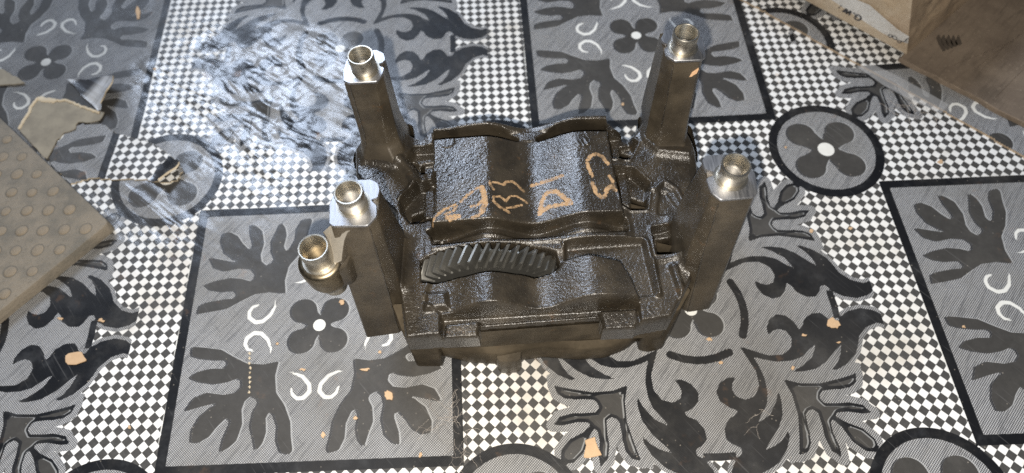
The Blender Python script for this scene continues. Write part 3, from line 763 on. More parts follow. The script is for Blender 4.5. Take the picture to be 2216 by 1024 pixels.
for wd, st in STROKES:
    pts = []
    for a, b in zip(st[:-1], st[1:]):
        for t in (0, .33, .66): pts.append((a[0] + (b[0] - a[0]) * t, a[1] + (b[1] - a[1]) * t))
    pts.append(st[-1])
    pw = []
    for q in pts:                                   # lay each dab on the waved plate
        z = 7.65
        for _ in range(3):
            g = at(860 + q[0] * .29304, 230 + q[1] * .29304, z); z = float(PLZ(np.array([g[0]]))[0])
        pw.append(g)
    ch = np.minimum(ch, sdf_line(DX, DY, pw, wd * .29304 / 42.5 * 1.46))
ch = ch + .03 * fbm(DX / .16, DY / .16, 3, 2)
dead = np.minimum.reduce([sdf_poly(DX, DY, P2(5, 6.4, [(95, 780), (192, 745), (192, 842), (95, 850)])),
                          sdf_poly(DX, DY, P2(5, 6.4, [(1726, 640), (1850, 690), (1842, 748), (1728, 752)])),
                          sdf_poly(DX, DY, P2(5, 6.4, [(1640, 300), (1740, 340), (1712, 376), (1640, 378)])),
                          sdf_poly(DX, DY, P2(5, 6.4, [(160, 430), (198, 410), (198, 482), (165, 482)])),
                          sdf_poly(DX, DY, P2(4, 6.4, [(700, 318), (846, 305), (846, 384), (706, 387)])),
                          gear_win])
oilh = P2(6, 6.7, [(810, 182)])[0]; dead = np.minimum(dead, np.hypot(DX - oilh[0], DY - oilh[1]) - .20)
cth = P2(4, 6.9, [(803, 715)])[0]; 
keep = (OUT[DF] < 0).all(1) & ~((dead[DF] < -.0).all(1))
Fk = DF[keep]; used = np.unique(Fk); mp = -np.ones(len(DX), int); mp[used] = np.arange(len(used)); Fk = mp[Fk]
top = np.column_stack([DX, DY, H])[used]
e = np.concatenate([Fk[:, [0, 1]], Fk[:, [1, 2]], Fk[:, [2, 3]], Fk[:, [3, 0]]]); key = {}
for p_, q_ in e.tolist():
    if (q_, p_) in key: del key[(q_, p_)]
    else: key[(p_, q_)] = 1
ids = sorted({i for b in key for i in b}); m2 = {i: k for k, i in enumerate(ids)}; nb_ = len(ids); nt = len(top)
rim = top[ids]; l1 = rim.copy(); l1[:, 2] -= .5; l2 = rim.copy(); l2[:, 2] = 5.0
side = np.vstack([l1, l2])
SF = []
for a, b in key:
    i, j = m2[a], m2[b]
    SF += [(a, nt + i, nt + j, b), (nt + i, nt + nb_ + i, nt + nb_ + j, nt + j)]
deck = fast_mesh('cast_deck', np.vstack([top, side]), np.vstack([Fk, np.array(SF)]), IRON_D,
                 dict(chalk=np.concatenate([ch[used], np.ones(2 * nb_)])), part)

# ------------------------------------------------------------------ the lower half under the deck
zb = 0.0
fw = [tuple(FRONT[7]), tuple(FRONT[6])]
ys = fw[0][1]; print('YS', ys, fw)
lowtop = np.array([(7.6, ys - .02), (fw[0][0] - .1, ys - .06), (fw[1][0] + .1, fw[1][1] - .07), (22.0, fw[1][1] - .25), (24.0, 1.4), (22.1, 2.0), (22.0, 4.4), (20.4, 5.0), (20.3, 9.6), (20.2, Y_REAR - .05), (8.1, Y_REAR - .08), (8.4, 9.0), (8.4, 5.0), (6.6, 3.4), (6.7, 0.2)])
def body(sc_):
    q = lowtop.copy(); c = np.array([14.2, 4.4]); return c + (q - c) * sc_
def low(fr, k):
    """the crankcase-like bottom: its own bowed front, the deck's outline behind"""
    back = np.array([(22.6, 1.2), (21.9, 4.4), (20.6, 9.4), (19.6, Y_REAR - .4), (8.6, Y_REAR - .4), (7.8, 9.0), (7.4, 4.4), (7.0, 1.0)])
    q = np.vstack([np.array(fr), back]); c = np.array([14.2, 4.4]); return c + (q - c) * k
FR0 = [(8.3, -2.55), (10.2, -3.12), (12.2, -3.34), (13.6, -3.12), (15.0, -3.0), (17.2, -3.30), (18.9, -3.26), (20.2, -2.85), (21.3, -2.1)]
FR1 = [(8.3, -2.75), (10.2, -3.05), (12.2, -3.15), (13.6, -3.05), (15.0, -3.0), (17.2, -3.10), (18.9, -3.08), (20.2, -2.95), (21.4, -2.5)]
v, f = loft([sec(rpoly(low(FR0, .965), .3), .03), sec(rpoly(low(FR0, .985), .3), .25), sec(rpoly(low(FR0, 1.0), .3), .8), sec(rpoly(low(FR0, 1.0), .25), 2.5), sec(rpoly(low(FR0, .99), .25), 2.66), sec(rpoly(low(FR1, .965), .2), 2.9), sec(rpoly(low(FR1, .98), .2), 4.4)])
build('lower_casting', v, f, IRON_L, part, origin=(14.2, 3.2, 0), smooth=50)
v, f = loft([sec(rpoly(body(1.0), .2), 3.6), sec(rpoly(body(1.0), .15), 5.0), sec(rpoly(body(1.0), .15), 6.15)], True, False)
build('upper_skirt', v, f, IRON_L, part, origin=(14.2, 3.2, 4), smooth=50)
def foot(view, pts, z0, z1, r=.25, k=.94, name='foot', grow=.12, mat=None):
    q = P2(view, z0 + .2, pts); c = q.mean(0); q0 = c + (q - c) * k
    v, f = loft([sec(rpoly(q0, r), z0), sec(rpoly(q, r), z0 + .18), sec(rpoly(q + [0, grow * .5], r), (z0 + z1) / 2), sec(rpoly(q + [0, grow], r), z1 - .1), sec(rpoly(c + (q - c) * .95 + [0, grow], r), z1)])
    return build(name, v, f, mat or IRON_L, part, origin=(*c, 0), smooth=50)
foot(6, [(62, 800), (84, 850), (118, 948), (272, 948), (292, 880), (285, 790)], .05, 6.3, .2)
foot(6, [(1425, 770), (1442, 850), (1500, 864), (1585, 842), (1650, 725), (1600, 690)], .05, 6.4, .2)
LUGM = IRON
lug = foot(6, [(602, 870), (748, 868), (744, 965), (720, 984), (622, 988), (600, 965)], .12, 2.3, .12, .95, 'lug', .05, IRON_T)
# rear flange skirts below the back posts
for k, cxy in (('BL', (5.0, 9.6)), ('BR', (23.8, 8.9))):
    pl = np.array(POSTS[k][0][1]); c = pl.mean(0)
    v, f = loft([sec(rpoly(c + (pl - c) * .9, .5), 2.6), sec(rpoly(c + (pl - c) * 1.0, .5), 3.2), sec(rpoly(c + (pl - c) * 1.02, .5), 6.3)], True, False)
    build('post_skirt', v, f, IRON, part, origin=(*cxy, 2), smooth=50)
# ------------------------------------------------------------------ helical gear
gy0 = at(860 + 555 * .36125, 450 + 352 * .36125, 7.7)[1]; gy1 = at(860 + 515 * .36125, 450 + 212 * .36125, 8.3)[1]
gcx = (gx0 + gx1) / 2 - .22; GR = 4.85; gcz = 8.42 - GR; NT = 49
def gear():
    prof = []
    for t in range(-11, 12):
        a0 = 2 * math.pi * t / NT; w_ = 2 * math.pi / NT
        for da, rr in ((-.49, GR - .92), (-.33, GR - .84), (-.16, GR - .07), (-.11, GR), (.11, GR), (.16, GR - .07), (.33, GR - .84), (.49, GR - .92)):
            prof.append((a0 + da * w_, rr))
    n = len(prof); nl = 7; secs = []
    for l in range(nl + 2):
        y_ = gy0 + .02 if l == 0 else gy1 if l == nl + 1 else gy0 + .08 + (gy1 - gy0 - .16) * (l - 1) / (nl - 1)
        tt = (y_ - gy0) / (gy1 - gy0) - .5; ring_ = []
        for a, r_ in prof:
            rr = r_ - (.09 if (l in (0, nl + 1) and r_ > GR - .3) else 0); th = a + .118 * tt
            ring_.append((gcx + rr * math.sin(th), y_, gcz + rr * math.cos(th)))
        for a, r_ in reversed(prof):
            th = a + .118 * tt; ring_.append((gcx + 1.2 * math.sin(th), y_, gcz + 1.2 * math.cos(th)))
        secs.append(np.array(ring_))
    return loft(secs)
v, f = gear(); build('helical_gear', v, f, GEARM, part, origin=(gcx, gy0, gcz), smooth=30)
# shaft that carries the gear
v, f = lathe([(.001, gy0 - 1.2), (1.3, gy0 - 1.2), (1.3, gy1 + 1.2), (.001, gy1 + 1.2)], 32)
v = np.column_stack([v[:, 0] + gcx, v[:, 2], v[:, 1] + gcz]); build('balance_shaft', v, f, GEARM, part, origin=(gcx, gy0, gcz), smooth=40)
# ------------------------------------------------------------------ other pieces of vinyl
SEAM = [at(1585, -8, 0), at(1600, 0, 0), at(1700, 56, 0), at(1800, 113, 0), at(1900, 167, 0), at(2000, 222, 0), at(2110, 284, 0), at(2216, 345, 0), at(2300, 395, 0)]
off = [tuple(q[:2]) for q in SEAM] + [(62, 6), (62, 36), (30, 36)]
TAN = N('dusty_cut_edge'); TAN.set(col=TAN.mix(TAN.noise(TAN.pos(), 150, 3), (.46, .36, .25), (.26, .19, .13)), rough=.7); TAN = TAN.m
def uv_off(x, y):
    c = (49.55, 11.05); a = math.radians(-1.5); X = x - c[0]; Y = y - c[1]
    return 2 + (X * math.cos(a) - Y * math.sin(a)) / TILE, (X * math.sin(a) + Y * math.cos(a)) / TILE
put_sheet('vinyl_offcut', 'second piece of the patterned vinyl lying over the floor under the cardboard, top right', 'vinyl sheet',
          (off, .14, lambda x, y: .17 + .02 * fbm(x / 3, y / 3, 1), uv_off), rag=.05, thick=.17, edge=TAN)
def uv_patch(x, y):
    U, V = print_uv(x, y); return U + .066 - .10 * (y - 14) / TILE * .6, V + .28
pz = lambda x, y: .10 + floor_z(x, y) + .08 * sstep(fbm(x / 3, y / 3, 2), 0, .8)
patch = P2(12, .1, [(268, 850), (330, 770), (372, 715), (440, 690), (560, 680), (625, 720), (645, 735), (780, 770), (870, 800), (980, 880), (1015, 940), (985, 1000), (900, 1015), (800, 995), (620, 1000), (520, 990), (380, 1025), (270, 905)])
put_sheet('vinyl_patch', 'torn patch of patterned vinyl beside the studded mat, frayed cream along its lower edge', 'vinyl sheet',
          (patch, .12, pz, uv_patch), rag=.12, thick=.12, seed=2, wr=.12)
# the bare backing where the top sheet is torn away
BACK = N('bare_backing'); BACK.set(col=BACK.mix(BACK.ss(BACK.noise(BACK.pos(), 60, 5, .7), .3, .75), (.28, .24, .175), (.185, .158, .118)), rough=.9,
                                    nrm=BACK.bump(BACK.noise(BACK.pos(), 500, 3), .25, .0006)); BACK = BACK.m
def flat_scrap(name, label, cat, ring, z, th, mat, group=None, rag=.1, n=3, zf=None, part=None):
    r0 = [np.array(q[:2]) for q in ring]; out = []
    for a, b in zip(r0, r0[1:] + r0[:1]):
        for k in range(n):
            q = a + (b - a) * k / n; out.append(q + np.array([random.uniform(-rag, rag), random.uniform(-rag, rag)]))
    out = np.array(out); c = out.mean(0)
    zz = np.full(len(out), z) if zf is None else z + zf(out[:, 0], out[:, 1])
    o = sec(out, zz + th)
    v, f = loft([sec(out, zz), sec(out, zz + th * .7), sec(inset(out, min(.03, th)), zz + th)])
    ob = build(name, v, f, mat, None, origin=(c[0], c[1], z))
    return tag(ob, label, cat, group)
flat_scrap('bare_patch', 'beige bare backing showing where the vinyl is torn away beside the studded mat', 'torn floor patch',
           P(15, .2, [(0, 670), (60, 570), (150, 400), (210, 330), (380, 350), (530, 345), (650, 390), (820, 460), (950, 470), (900, 560), (800, 590), (660, 580), (620, 660), (500, 700), (430, 780), (370, 900), (320, 990), (240, 930), (120, 800)]),
           .14, .06, BACK, rag=.05)
flat_scrap('bare_patch', 'small tan worn patch at the left edge of the picture above the studded mat', 'torn floor patch',
           [at(a, b, 0) for a, b in ((-30, 148), (12, 152), (30, 165), (58, 182), (20, 187), (-30, 186))], .1, .08, BACK, rag=.06)
def ribbon(name, label, pts, ws, z, mat, parent=None):
    V = []; Fc = []
    for i, (p, wd) in enumerate(zip(pts, ws)):
        a = pts[max(i - 1, 0)]; b = pts[min(i + 1, len(pts) - 1)]; t = np.array(b[:2]) - np.array(a[:2]); t = t / (np.linalg.norm(t) + 1e-9)
        nn = np.array([-t[1], t[0]])
        for s, h in ((-1, 0), (-.6, .08), (.5, .10), (1, .02)):
            V.append((*(np.array(p[:2]) + nn * wd * s * .5), z + h + random.uniform(-.01, .01)))
    for i in range(len(pts) - 1):
        for k in range(3): Fc.append((i * 4 + k, i * 4 + k + 1, i * 4 + k + 5, i * 4 + k + 4))
    return V, Fc
def densify(p, n=5, j=.06):
    out = []
    for a, b in zip(p[:-1], p[1:]):
        for k in range(n): out.append(np.array(a) * (1 - k / n) + np.array(b) * k / n + np.array([random.uniform(-j, j), random.uniform(-j, j), 0]))
    return out + [np.array(p[-1])]
tp = densify(P(15, .25, [(5, 660), (90, 520), (150, 395), (210, 320), (300, 335), (390, 350), (520, 342), (640, 385), (740, 425), (830, 460), (900, 480)]))
tw = [.10 + .12 * abs(math.sin(i * 1.7)) + (.30 if 15 < i < 26 else .05) for i in range(len(tp))]
v, f = ribbon('torn_edge', '', tp, tw, .22, VEDGE)
tag(build('torn_edge', v, f, VEDGE, None, origin=(*np.mean(v, 0)[:2], .2), smooth=60), 'ragged cream edge of the torn vinyl along the top of the bare beige backing', 'torn edge')
# flap peeled up and folded over
def flap(name, label, quad, curl, mat_uv, cat='vinyl flap', nz=(10, 14)):
    q = [np.array(a) for a in quad]; nx, ny = nz; V = []
    for i in range(nx + 1):
        for j in range(ny + 1):
            s, t = i / nx, j / ny
            p = (q[0] * (1 - s) + q[1] * s) * (1 - t) + (q[3] * (1 - s) + q[2] * s) * t
            h = curl * (t ** 2.2) + .12 * math.sin(s * 5 + t * 3) * t + .1
            V.append((p[0] + .08 * math.sin(9 * s), p[1] + .06 * math.sin(11 * t), p[2] + h))
    V = np.array(V); Fc = [(i * (ny + 1) + j, (i + 1) * (ny + 1) + j, (i + 1) * (ny + 1) + j + 1, i * (ny + 1) + j + 1) for i in range(nx) for j in range(ny)]
    r = root(name, (*V.mean(0)[:2], 0), label, cat)
    U, W = print_uv(V[:, 0], V[:, 1]); A = print_attrs(U * 0 + mat_uv[0] + .02 * U, W * 0 + mat_uv[1] + .02 * W); A['p_wr'] = np.full(len(V), .5)
    fast_mesh('printed_face', V, Fc, VINYL, A, r)
    e = V[[i * (ny + 1) + ny for i in range(nx + 1)]]
    vv_, ff_ = [], []
    for i, p in enumerate(e):
        vv_ += [p + [0, 0, .01], p + [.02, -.10 - .1 * abs(math.sin(i * 2.1)), -.06], p + [0, .02, -.14]]
    for i in range(len(e) - 1):
        for k in range(2): ff_.append((i * 3 + k, (i + 1) * 3 + k, (i + 1) * 3 + k + 1, i * 3 + k + 1))
    build('torn_backing', vv_, ff_, VEDGE, r, origin=V.mean(0), smooth=60)
    return r
a = P(15, .1, [(545, 120), (880, 470), (990, 455), (1120, 150)])
flap('vinyl_flap', 'dark folded flap of vinyl standing up at the right end of the bare patch', [a[0], a[1], a[2], a[3]], .9, (-.66, .62 + .02))
b = P(16, .1, [(660, 880), (800, 800), (1130, 690), (1000, 590)])
c_ = P(16, .1, [(940, 560), (690, 870), (880, 910), (1130, 690)])
flap('curled_vinyl_lip', 'small lip of vinyl curling up with a cream underside near the wrinkled area', [c_[0], c_[1], c_[2], c_[3]], .7, (-.66, .62), 'vinyl flap', (8, 10))

# ------------------------------------------------------------------ studded mat
CLAY = N('dusty_studded_mat'); _p = CLAY.pos()
_c = CLAY.mix(CLAY.ss(CLAY.noise(_p, 45, 5, .65), .35, .7), (.215, .18, .135), (.135, .12, .095))
_c = CLAY.mix(CLAY.ss(CLAY.noise(_p, 90, 4, .7), .60, .74, 0, .5), _c, (.16, .14, .11))
_c = CLAY.mix(CLAY.ss(CLAY.noise(_p, 28, 3, .6), .62, .75, 0, .5), _c, (.42, .22, .12))
_c = CLAY.mix(CLAY.ss(CLAY.noise(_p, 300, 4, .7), .55, .72, 0, .5), _c, (.10, .088, .07))
CLAY.set(col=_c, rough=.85, nrm=CLAY.bump(CLAY.noise(_p, 300, 5, .65), .8, .0014)); CLAY = CLAY.m
STUD = N('worn_stud'); _p = STUD.pos()
_c = STUD.mix(STUD.noise(_p, 70, 4, .7), (.27, .21, .14), (.18, .148, .108)); _c = STUD.mix(STUD.ss(STUD.noise(_p, 25, 2), .62, .72, 0, .6), _c, (.36, .17, .10))
STUD.set(col=_c, rough=.8, nrm=STUD.bump(STUD.noise(_p, 320, 5, .65), .8, .0012)); STUD = STUD.m
GRV = N('stud_groove'); GRV.set(col=(.12, .105, .082), rough=.9); GRV = GRV.m
MZ = 1.0
m0 = at(237, 482, MZ)[:2]; mu = at(0, 255, MZ)[:2]; ml = at(0, 674, MZ)[:2]
e1 = (mu - m0) * 1.25; e2 = (ml - m0) * 1.3
ring = rpoly([m0, m0 + e1, m0 + e1 + e2, m0 + e2], .5, 6)
mc = ring.mean(0)
mat_ = root('studded_mat', (*mc, 0), 'dusty beige mat with rows of round studs lying at the left edge of the floor', 'studded mat')
rr = ring[::-1] if ((ring[0] - mc)[0] * (ring[5] - mc)[1] - (ring[0] - mc)[1] * (ring[5] - mc)[0]) < 0 else ring
v, f = loft([sec(rr, .06), sec(rr, MZ - .14), sec(inset(rr, .06), MZ - .03), sec(inset(rr, .16), MZ)])
build('mat_slab', v, f, CLAY, mat_, smooth=45)
s0 = P2(13, MZ, [(175, 232), (312, 228), (140, 360)]); g1 = s0[1] - s0[0]; g2 = s0[2] - s0[0]
proto = None; rgv, rst = None, None
mring = sdf_poly
for i in range(-9, 10):
    for j in range(-8, 12):
        c = s0[0] + g1 * i + g2 * j + np.array([random.uniform(-.04, .04), random.uniform(-.04, .04)])
        if sdf_poly(np.array([c[0]]), np.array([c[1]]), rr)[0] > -.45: continue
        q = RC.T @ (np.array([*c, MZ]) - CAM); px = IW / 2 + F_PX * q[0] / -q[2]; py = IH / 2 - F_PX * q[1] / -q[2]
        if px < -90: continue
        if proto is None:
            pr = [(.001, .10), (.22, .09), (.36, .055), (.43, .0), (.45, -.05)]
            v, f = lathe([(r_, z_ + MZ) for r_, z_ in pr], 20, tuple(c)); f = [tuple(reversed(k)) for k in f]
            proto = build('stud', v, f, STUD, mat_, origin=(*c, MZ), smooth=60)
            v2, f2 = lathe([(.42, MZ + .003), (.485, MZ + .005), (.50, MZ - .02)], 20, tuple(c)); f2 = [tuple(reversed(k)) for k in f2]
            groove = build('stud_ring', v2, f2, GRV, proto, origin=(*c, MZ), smooth=60); oc = c
        else:
            d = proto.copy(); COL.objects.link(d); d.parent = mat_
            d.location = ((c[0] - mc[0]) * CM, (c[1] - mc[1]) * CM, MZ * CM)
            sz = random.uniform(.86, 1.08); d.scale = (sz, sz * random.uniform(.93, 1.05), random.uniform(.5, 1.3)); d.rotation_euler = (0, 0, random.uniform(0, 6))
            g = groove.copy(); COL.objects.link(g); g.parent = d; g.location = (0, 0, 0)

# ------------------------------------------------------------------ cardboard
def card(name, c0, c1, dark):
    n = N(name); p = n.pos()
    col = n.mix(n.ss(n.noise(p, 30, 5, .65), .3, .7), c0, c1)
    col = n.mix(n.ss(n.noise(p, 14, 4, .6), .56, .70, 0, .6), col, dark)
    col = n.mix(n.ss(n.noise(n.mapping(p, (30, 330, 330), (0, 0, math.radians(-42))), 1, 4, .65), .5, .74, 0, .55), col, dark)
    col = n.mix(n.ss(n.noise(p, 380, 3, .7), .60, .74, 0, .35), col, (.50, .40, .29))
    fl = n.noise(n.mapping(p, (60, 900, 60), (0, 0, math.radians(-40))), 1, 2, .5)
    return n.set(col=col, rough=.75, nrm=n.bump(n.m_('ADD', fl, n.noise(p, 300, 3)), .2, .0008))
KRAFT = card('kraft_card', (.42, .31, .20), (.29, .205, .13), (.13, .09, .055))
KRAFT_D = card('stained_kraft_card', (.22, .168, .12), (.15, .112, .08), (.085, .064, .045))
PALE = card('pale_carton', (.50, .42, .32), (.40, .31, .21), (.30, .20, .12))
TAPE = card('white_tape', (.66, .65, .63), (.52, .51, .49), (.42, .38, .33)); INK = N('ink'); INK.set(col=(.05, .05, .055), rough=.7); INK = INK.m
TAPE.node_tree.nodes['Principled BSDF'].inputs['Roughness'].default_value = .35
# flat sheet the box stands on
e0 = at(1963, 133, .6); e1_ = at(2222, 268, .6)
dr = (e1_ - e0)[:2]; dr = dr / np.linalg.norm(dr); nr = np.array([-dr[1], dr[0]])
if nr[1] < 0: nr = -nr
pts = [e0[:2] - dr * .6]
for k in range(1, 24): pts.append(e0[:2] + dr * (k * .75) + nr * random.uniform(-.10, .10))
pts += [e0[:2] + dr * 20, e0[:2] + dr * 20 + nr * 26, e0[:2] - dr * 4 + nr * 26, e0[:2] - dr * .6 + nr * .8]
sr = np.array(pts)
cs = root('cardboard_sheet', (*sr.mean(0), 0), 'stained brown flattened cardboard sheet with a dark smudge under the carton at right', 'cardboard')
v, f = loft([sec(sr, .18), sec(sr, .55), sec(inset(sr, .05), .62)])
build('sheet_board', v, f, KRAFT_D, cs)
def smudge():
    n = N('greasy_smudge'); p = n.pos()
    return n.set(col=n.mix(n.noise(p, 200, 3), (.055, .043, .032), (.10, .078, .056)), rough=.6)
SM = smudge()
for k in range(5):
    q = P2(14, .63, [(1190 + 38 * k, 300 + 8 * k), (1215 + 38 * k, 270), (1240 + 38 * k, 330), (1270 + 32 * k, 400 - 14 * k), (1245 + 32 * k, 412 - 12 * k), (1210 + 34 * k, 350)])
    v, f = loft([sec(rpoly(q, .15, 3), .624), sec(rpoly(q, .15, 3), .630)])
    build('ink_smudge', v, f, SM, cs)
for pa, pb in (((1480, 560), (1880, 260)), ((1640, 790), (1887, 540)), ((1330, 520), (1800, 330))):
    a_, b_ = P(14, .63, [pa, pb]); t = np.array(b_[:2] - a_[:2]); t /= np.linalg.norm(t); nn = np.array([-t[1], t[0]]) * .05
    v = [(*(a_[:2] - nn), .622), (*(b_[:2] - nn), .622), (*b_[:2], .66), (*a_[:2], .66), (*(b_[:2] + nn), .622), (*(a_[:2] + nn), .622)]
    build('fold_crease', v, [(0, 1, 2, 3), (3, 2, 4, 5)], KRAFT_D, cs)
# box
bz = .64
B0 = at(1962, 118, bz); Bl = at(1738, -2, bz); Br = at(2094, 2, bz)
dl = (Bl - B0)[:2]; dl /= np.linalg.norm(dl); dr2 = (Br - B0)[:2]; dr2 /= np.linalg.norm(dr2)
LL, LR, BH = 24, 16, 7.2
T0 = at(1974, 0, 6.5); lean = (T0 - B0) / (T0[2] - B0[2])
base = [B0[:2], B0[:2] + dl * LL, B0[:2] + dl * LL + dr2 * LR, B0[:2] + dr2 * LR]
topc = [b_ + lean[:2] * (BH - 0) * k for b_, k in zip(base, (1, .6, .5, .75))]
box = root('carton', (*np.mean(base, 0), bz), 'scuffed cardboard carton with G.W. printed upside down and white tape, top right', 'box')
def wall(a, b, ta, tb, nu, nv, out, mat, name, amp):
    V = []; 
    for i in range(nu + 1):
        for j in range(nv + 1):
            s, t = i / nu, j / nv
            p0 = a * (1 - s) + b * s; p1 = ta * (1 - s) + tb * s
            p = p0 * (1 - t) + p1 * t; d = amp * fbm(np.array([s * nu / 3.]), np.array([t * nv / 2.]), 2, 3)[0] * min(1, 6 * min(s, 1 - s) + .0) * min(1, t * 4)
            V.append((p[0] + out[0] * d, p[1] + out[1] * d, bz + BH * t))
    Fc = [(i * (nv + 1) + j, (i + 1) * (nv + 1) + j, (i + 1) * (nv + 1) + j + 1, i * (nv + 1) + j + 1) for i in range(nu) for j in range(nv)]
    return build(name, V, Fc, mat, box, smooth=60)
wall(base[1], base[0], topc[1], topc[0], 60, 26, -dr2, PALE, 'printed_side', .22)
wall(base[0], base[3], topc[0], topc[3], 44, 26, -dl, KRAFT, 'end_side', .35)
wall(base[3], base[2], topc[3], topc[2], 20, 12, dr2, KRAFT, 'back_side', .2)
wall(base[2], base[1], topc[2], topc[1], 20, 12, dl, KRAFT, 'end_side', .2)
build('lid', [(*q, bz + BH) for q in topc], [(0, 1, 2, 3)], PALE, box)
for sgn, th in ((1, .05),):
    q = [base[0] - dr2 * .03 + dl * .0, base[0] - dr2 * .03 - dl * .05]
def on_side(px, py, off=.10):
    """the point of the carton's printed side seen at a pixel"""
    d = RC @ np.array([(px - IW / 2) / F_PX, -(py - IH / 2) / F_PX, -1.0])
    p0 = np.array([*base[0], bz]); u_ = np.array([*dl, 0]); w_ = np.array([*((topc[0] - base[0]) / BH), 1.0])
    nrm = np.cross(u_, w_); nrm /= np.linalg.norm(nrm)
    if nrm @ (CAM - p0) < 0: nrm = -nrm
    t = ((p0 + nrm * off - CAM) @ nrm) / (d @ nrm)
    return CAM + t * d, nrm
def ink_stroke(view, pts, wd, parent, name='ink_stroke', mat=None, off=.16):
    ox, oy, s = ZO[view] if not isinstance(view, tuple) else view
    Q = [on_side(ox + a * s, oy + b * s, off) for a, b in pts]; V = []; Fc = []
    for i, (p, nn) in enumerate(Q):
        a_ = Q[max(i - 1, 0)][0]; b_ = Q[min(i + 1, len(Q) - 1)][0]; t = b_ - a_; t /= np.linalg.norm(t) + 1e-9
        sd = np.cross(nn, t) * wd * .5; V += [p - sd, p + sd]
    for i in range(len(Q) - 1): Fc.append((2 * i, 2 * i + 1, 2 * i + 3, 2 * i + 2))
    return V, Fc
GW = (1800, 0, 80 / 1638); HW = (1900, 60, 80 / 1638)
def letter(name, view, strokes, wd):
    v, f = join(*[ink_stroke(view, s, wd, box) for s in strokes]); return build(name, v, f, INK, box)
arc = lambda cx, cy, rx, ry, a0, a1, n=12, rot=0: [(cx + rx * math.cos(a0 + (a1 - a0) * k / n) * math.cos(rot) - ry * math.sin(a0 + (a1 - a0) * k / n) * math.sin(rot), cy + rx * math.cos(a0 + (a1 - a0) * k / n) * math.sin(rot) + ry * math.sin(a0 + (a1 - a0) * k / n) * math.cos(rot)) for k in range(n + 1)]
letter('printed_letter', GW, [arc(1150, 785, 145, 115, math.radians(165), math.radians(-195 + 20), 16, .3) [:-1], [(1010, 700), (1075, 770), (1120, 735)]], .17)
letter('printed_letter', GW, [[(680, 400), (470, 520)], [(470, 520), (640, 520), (620, 600)], [(620, 600), (860, 500)], [(860, 500), (760, 690)], [(690, 410), (640, 560)], [(840, 500), (620, 610)]], .16)
letter('printed_stop', GW, [[(960, 570), (1030, 610)]], .18); letter('printed_stop', GW, [[(300, 330), (350, 370)], [(390, 250), (430, 290)]], .18)
letter('handwriting', HW, [arc(540, 370, 80, 65, 0, 2 * math.pi), arc(740, 450, 115, 60, 0, 2 * math.pi, 14, .65), arc(940, 620, 75, 55, 0, 2 * math.pi, 12, .6),
                           [(1000, 580), (1080, 620), (1180, 620), (1290, 630)], [(1210, 590), (1260, 530), (1330, 470)]], .09)
tq = [(560, 0), (660, 40), (880, 230), (975, 290), (968, 345), (900, 325), (760, 260), (560, 130), (380, 10)]
Q = [on_side(1700 + a * .27345, b * .27345, .145)[0] for a, b in tq] + [on_side(1700 + 300 * .27345, -14, .145)[0], on_side(1700 + 545 * .27345, -14, .145)[0]]
nn_ = on_side(1900, 60)[1]
v = Q + [q - nn_ * .02 for q in Q]; k = len(Q)
tp_ = build('tape_strip', v, [tuple(range(k))] + [(i, i + k, (i + 1) % k + k, (i + 1) % k) for i in range(k)], TAPE, box)

# clear tape over the seam and its lint
CLR = N('clear_tape'); CLR.set(col=(.8, .8, .8), rough=.18, alpha=.16, spec=.6, nrm=CLR.bump(CLR.noise(CLR.pos(), 160, 4), .5, .001)); CLR = CLR.m
tq = P2(14, .2, [(560, 525), (700, 515), (900, 610), (1100, 720), (1290, 830), (1230, 900), (1000, 800), (780, 680)])
v, f = loft([sec(tq, .215), sec(tq, .222)])
tag(build('clear_tape', v, f, CLR, None, origin=(*tq.mean(0), .2)), 'strip of clear tape along the seam of the two vinyl sheets', 'tape')

# ------------------------------------------------------------------ litter on the floor
PAPER = N('card_scrap'); _p = PAPER.pos(); PAPER.set(col=PAPER.mix(PAPER.noise(_p, 260, 4, .7), (.58, .40, .24), (.42, .27, .15)), rough=.85, nrm=PAPER.bump(PAPER.noise(_p, 600, 3), .3, .0006)); PAPER = PAPER.m
def scrap(px, py, wpx, hpx, label, sides=7, name='card_scrap', grp=None, th=.07, mat=None, z=.02):
    c = at(px, py, 0); k = c[2]; a0 = random.random() * 6; ring = []
    for i in range(sides):
        a = 6.2832 * i / sides + random.uniform(-.3, .3); r_ = random.uniform(.75, 1.1)
        ring.append(at(px + math.cos(a) * wpx / 2 * r_, py + math.sin(a) * hpx / 2 * r_, 0))
    zb_ = float(floor_z(np.array([c[0]]), np.array([c[1]]))[0]) + z
    return flat_scrap(name, label, 'scrap', ring, zb_, th, mat or PAPER, grp, rag=.04, n=2)
scrap(165, 776, 52, 32, 'tan worn scrap on the black scroll at lower left', 9)
scrap(1802, 701, 34, 24, 'small torn tan scrap on the black scroll right of the part', 8)
flat_scrap('card_scrap', 'tan four-sided scrap of card on the leaf motif at the bottom', 'scrap', P(5, .0, [(845, 930), (840, 860), (870, 810), (905, 790), (925, 850), (960, 910)]) if False else [at(980 + a * .3358, 680 + b * .3358, 0) for a, b in [(842, 925), (858, 845), (848, 815), (915, 795), (930, 850), (958, 908), (880, 930)]], .03, .09, PAPER, rag=.02)
scrap(842, 857, 22, 26, 'small tan scrap on the leaf below the left front post', 7)
scrap(1228, 737, 14, 11, 'tiny orange fleck stuck to the front wall of the housing', 6) if False else None
LIT = ['card_crumb']
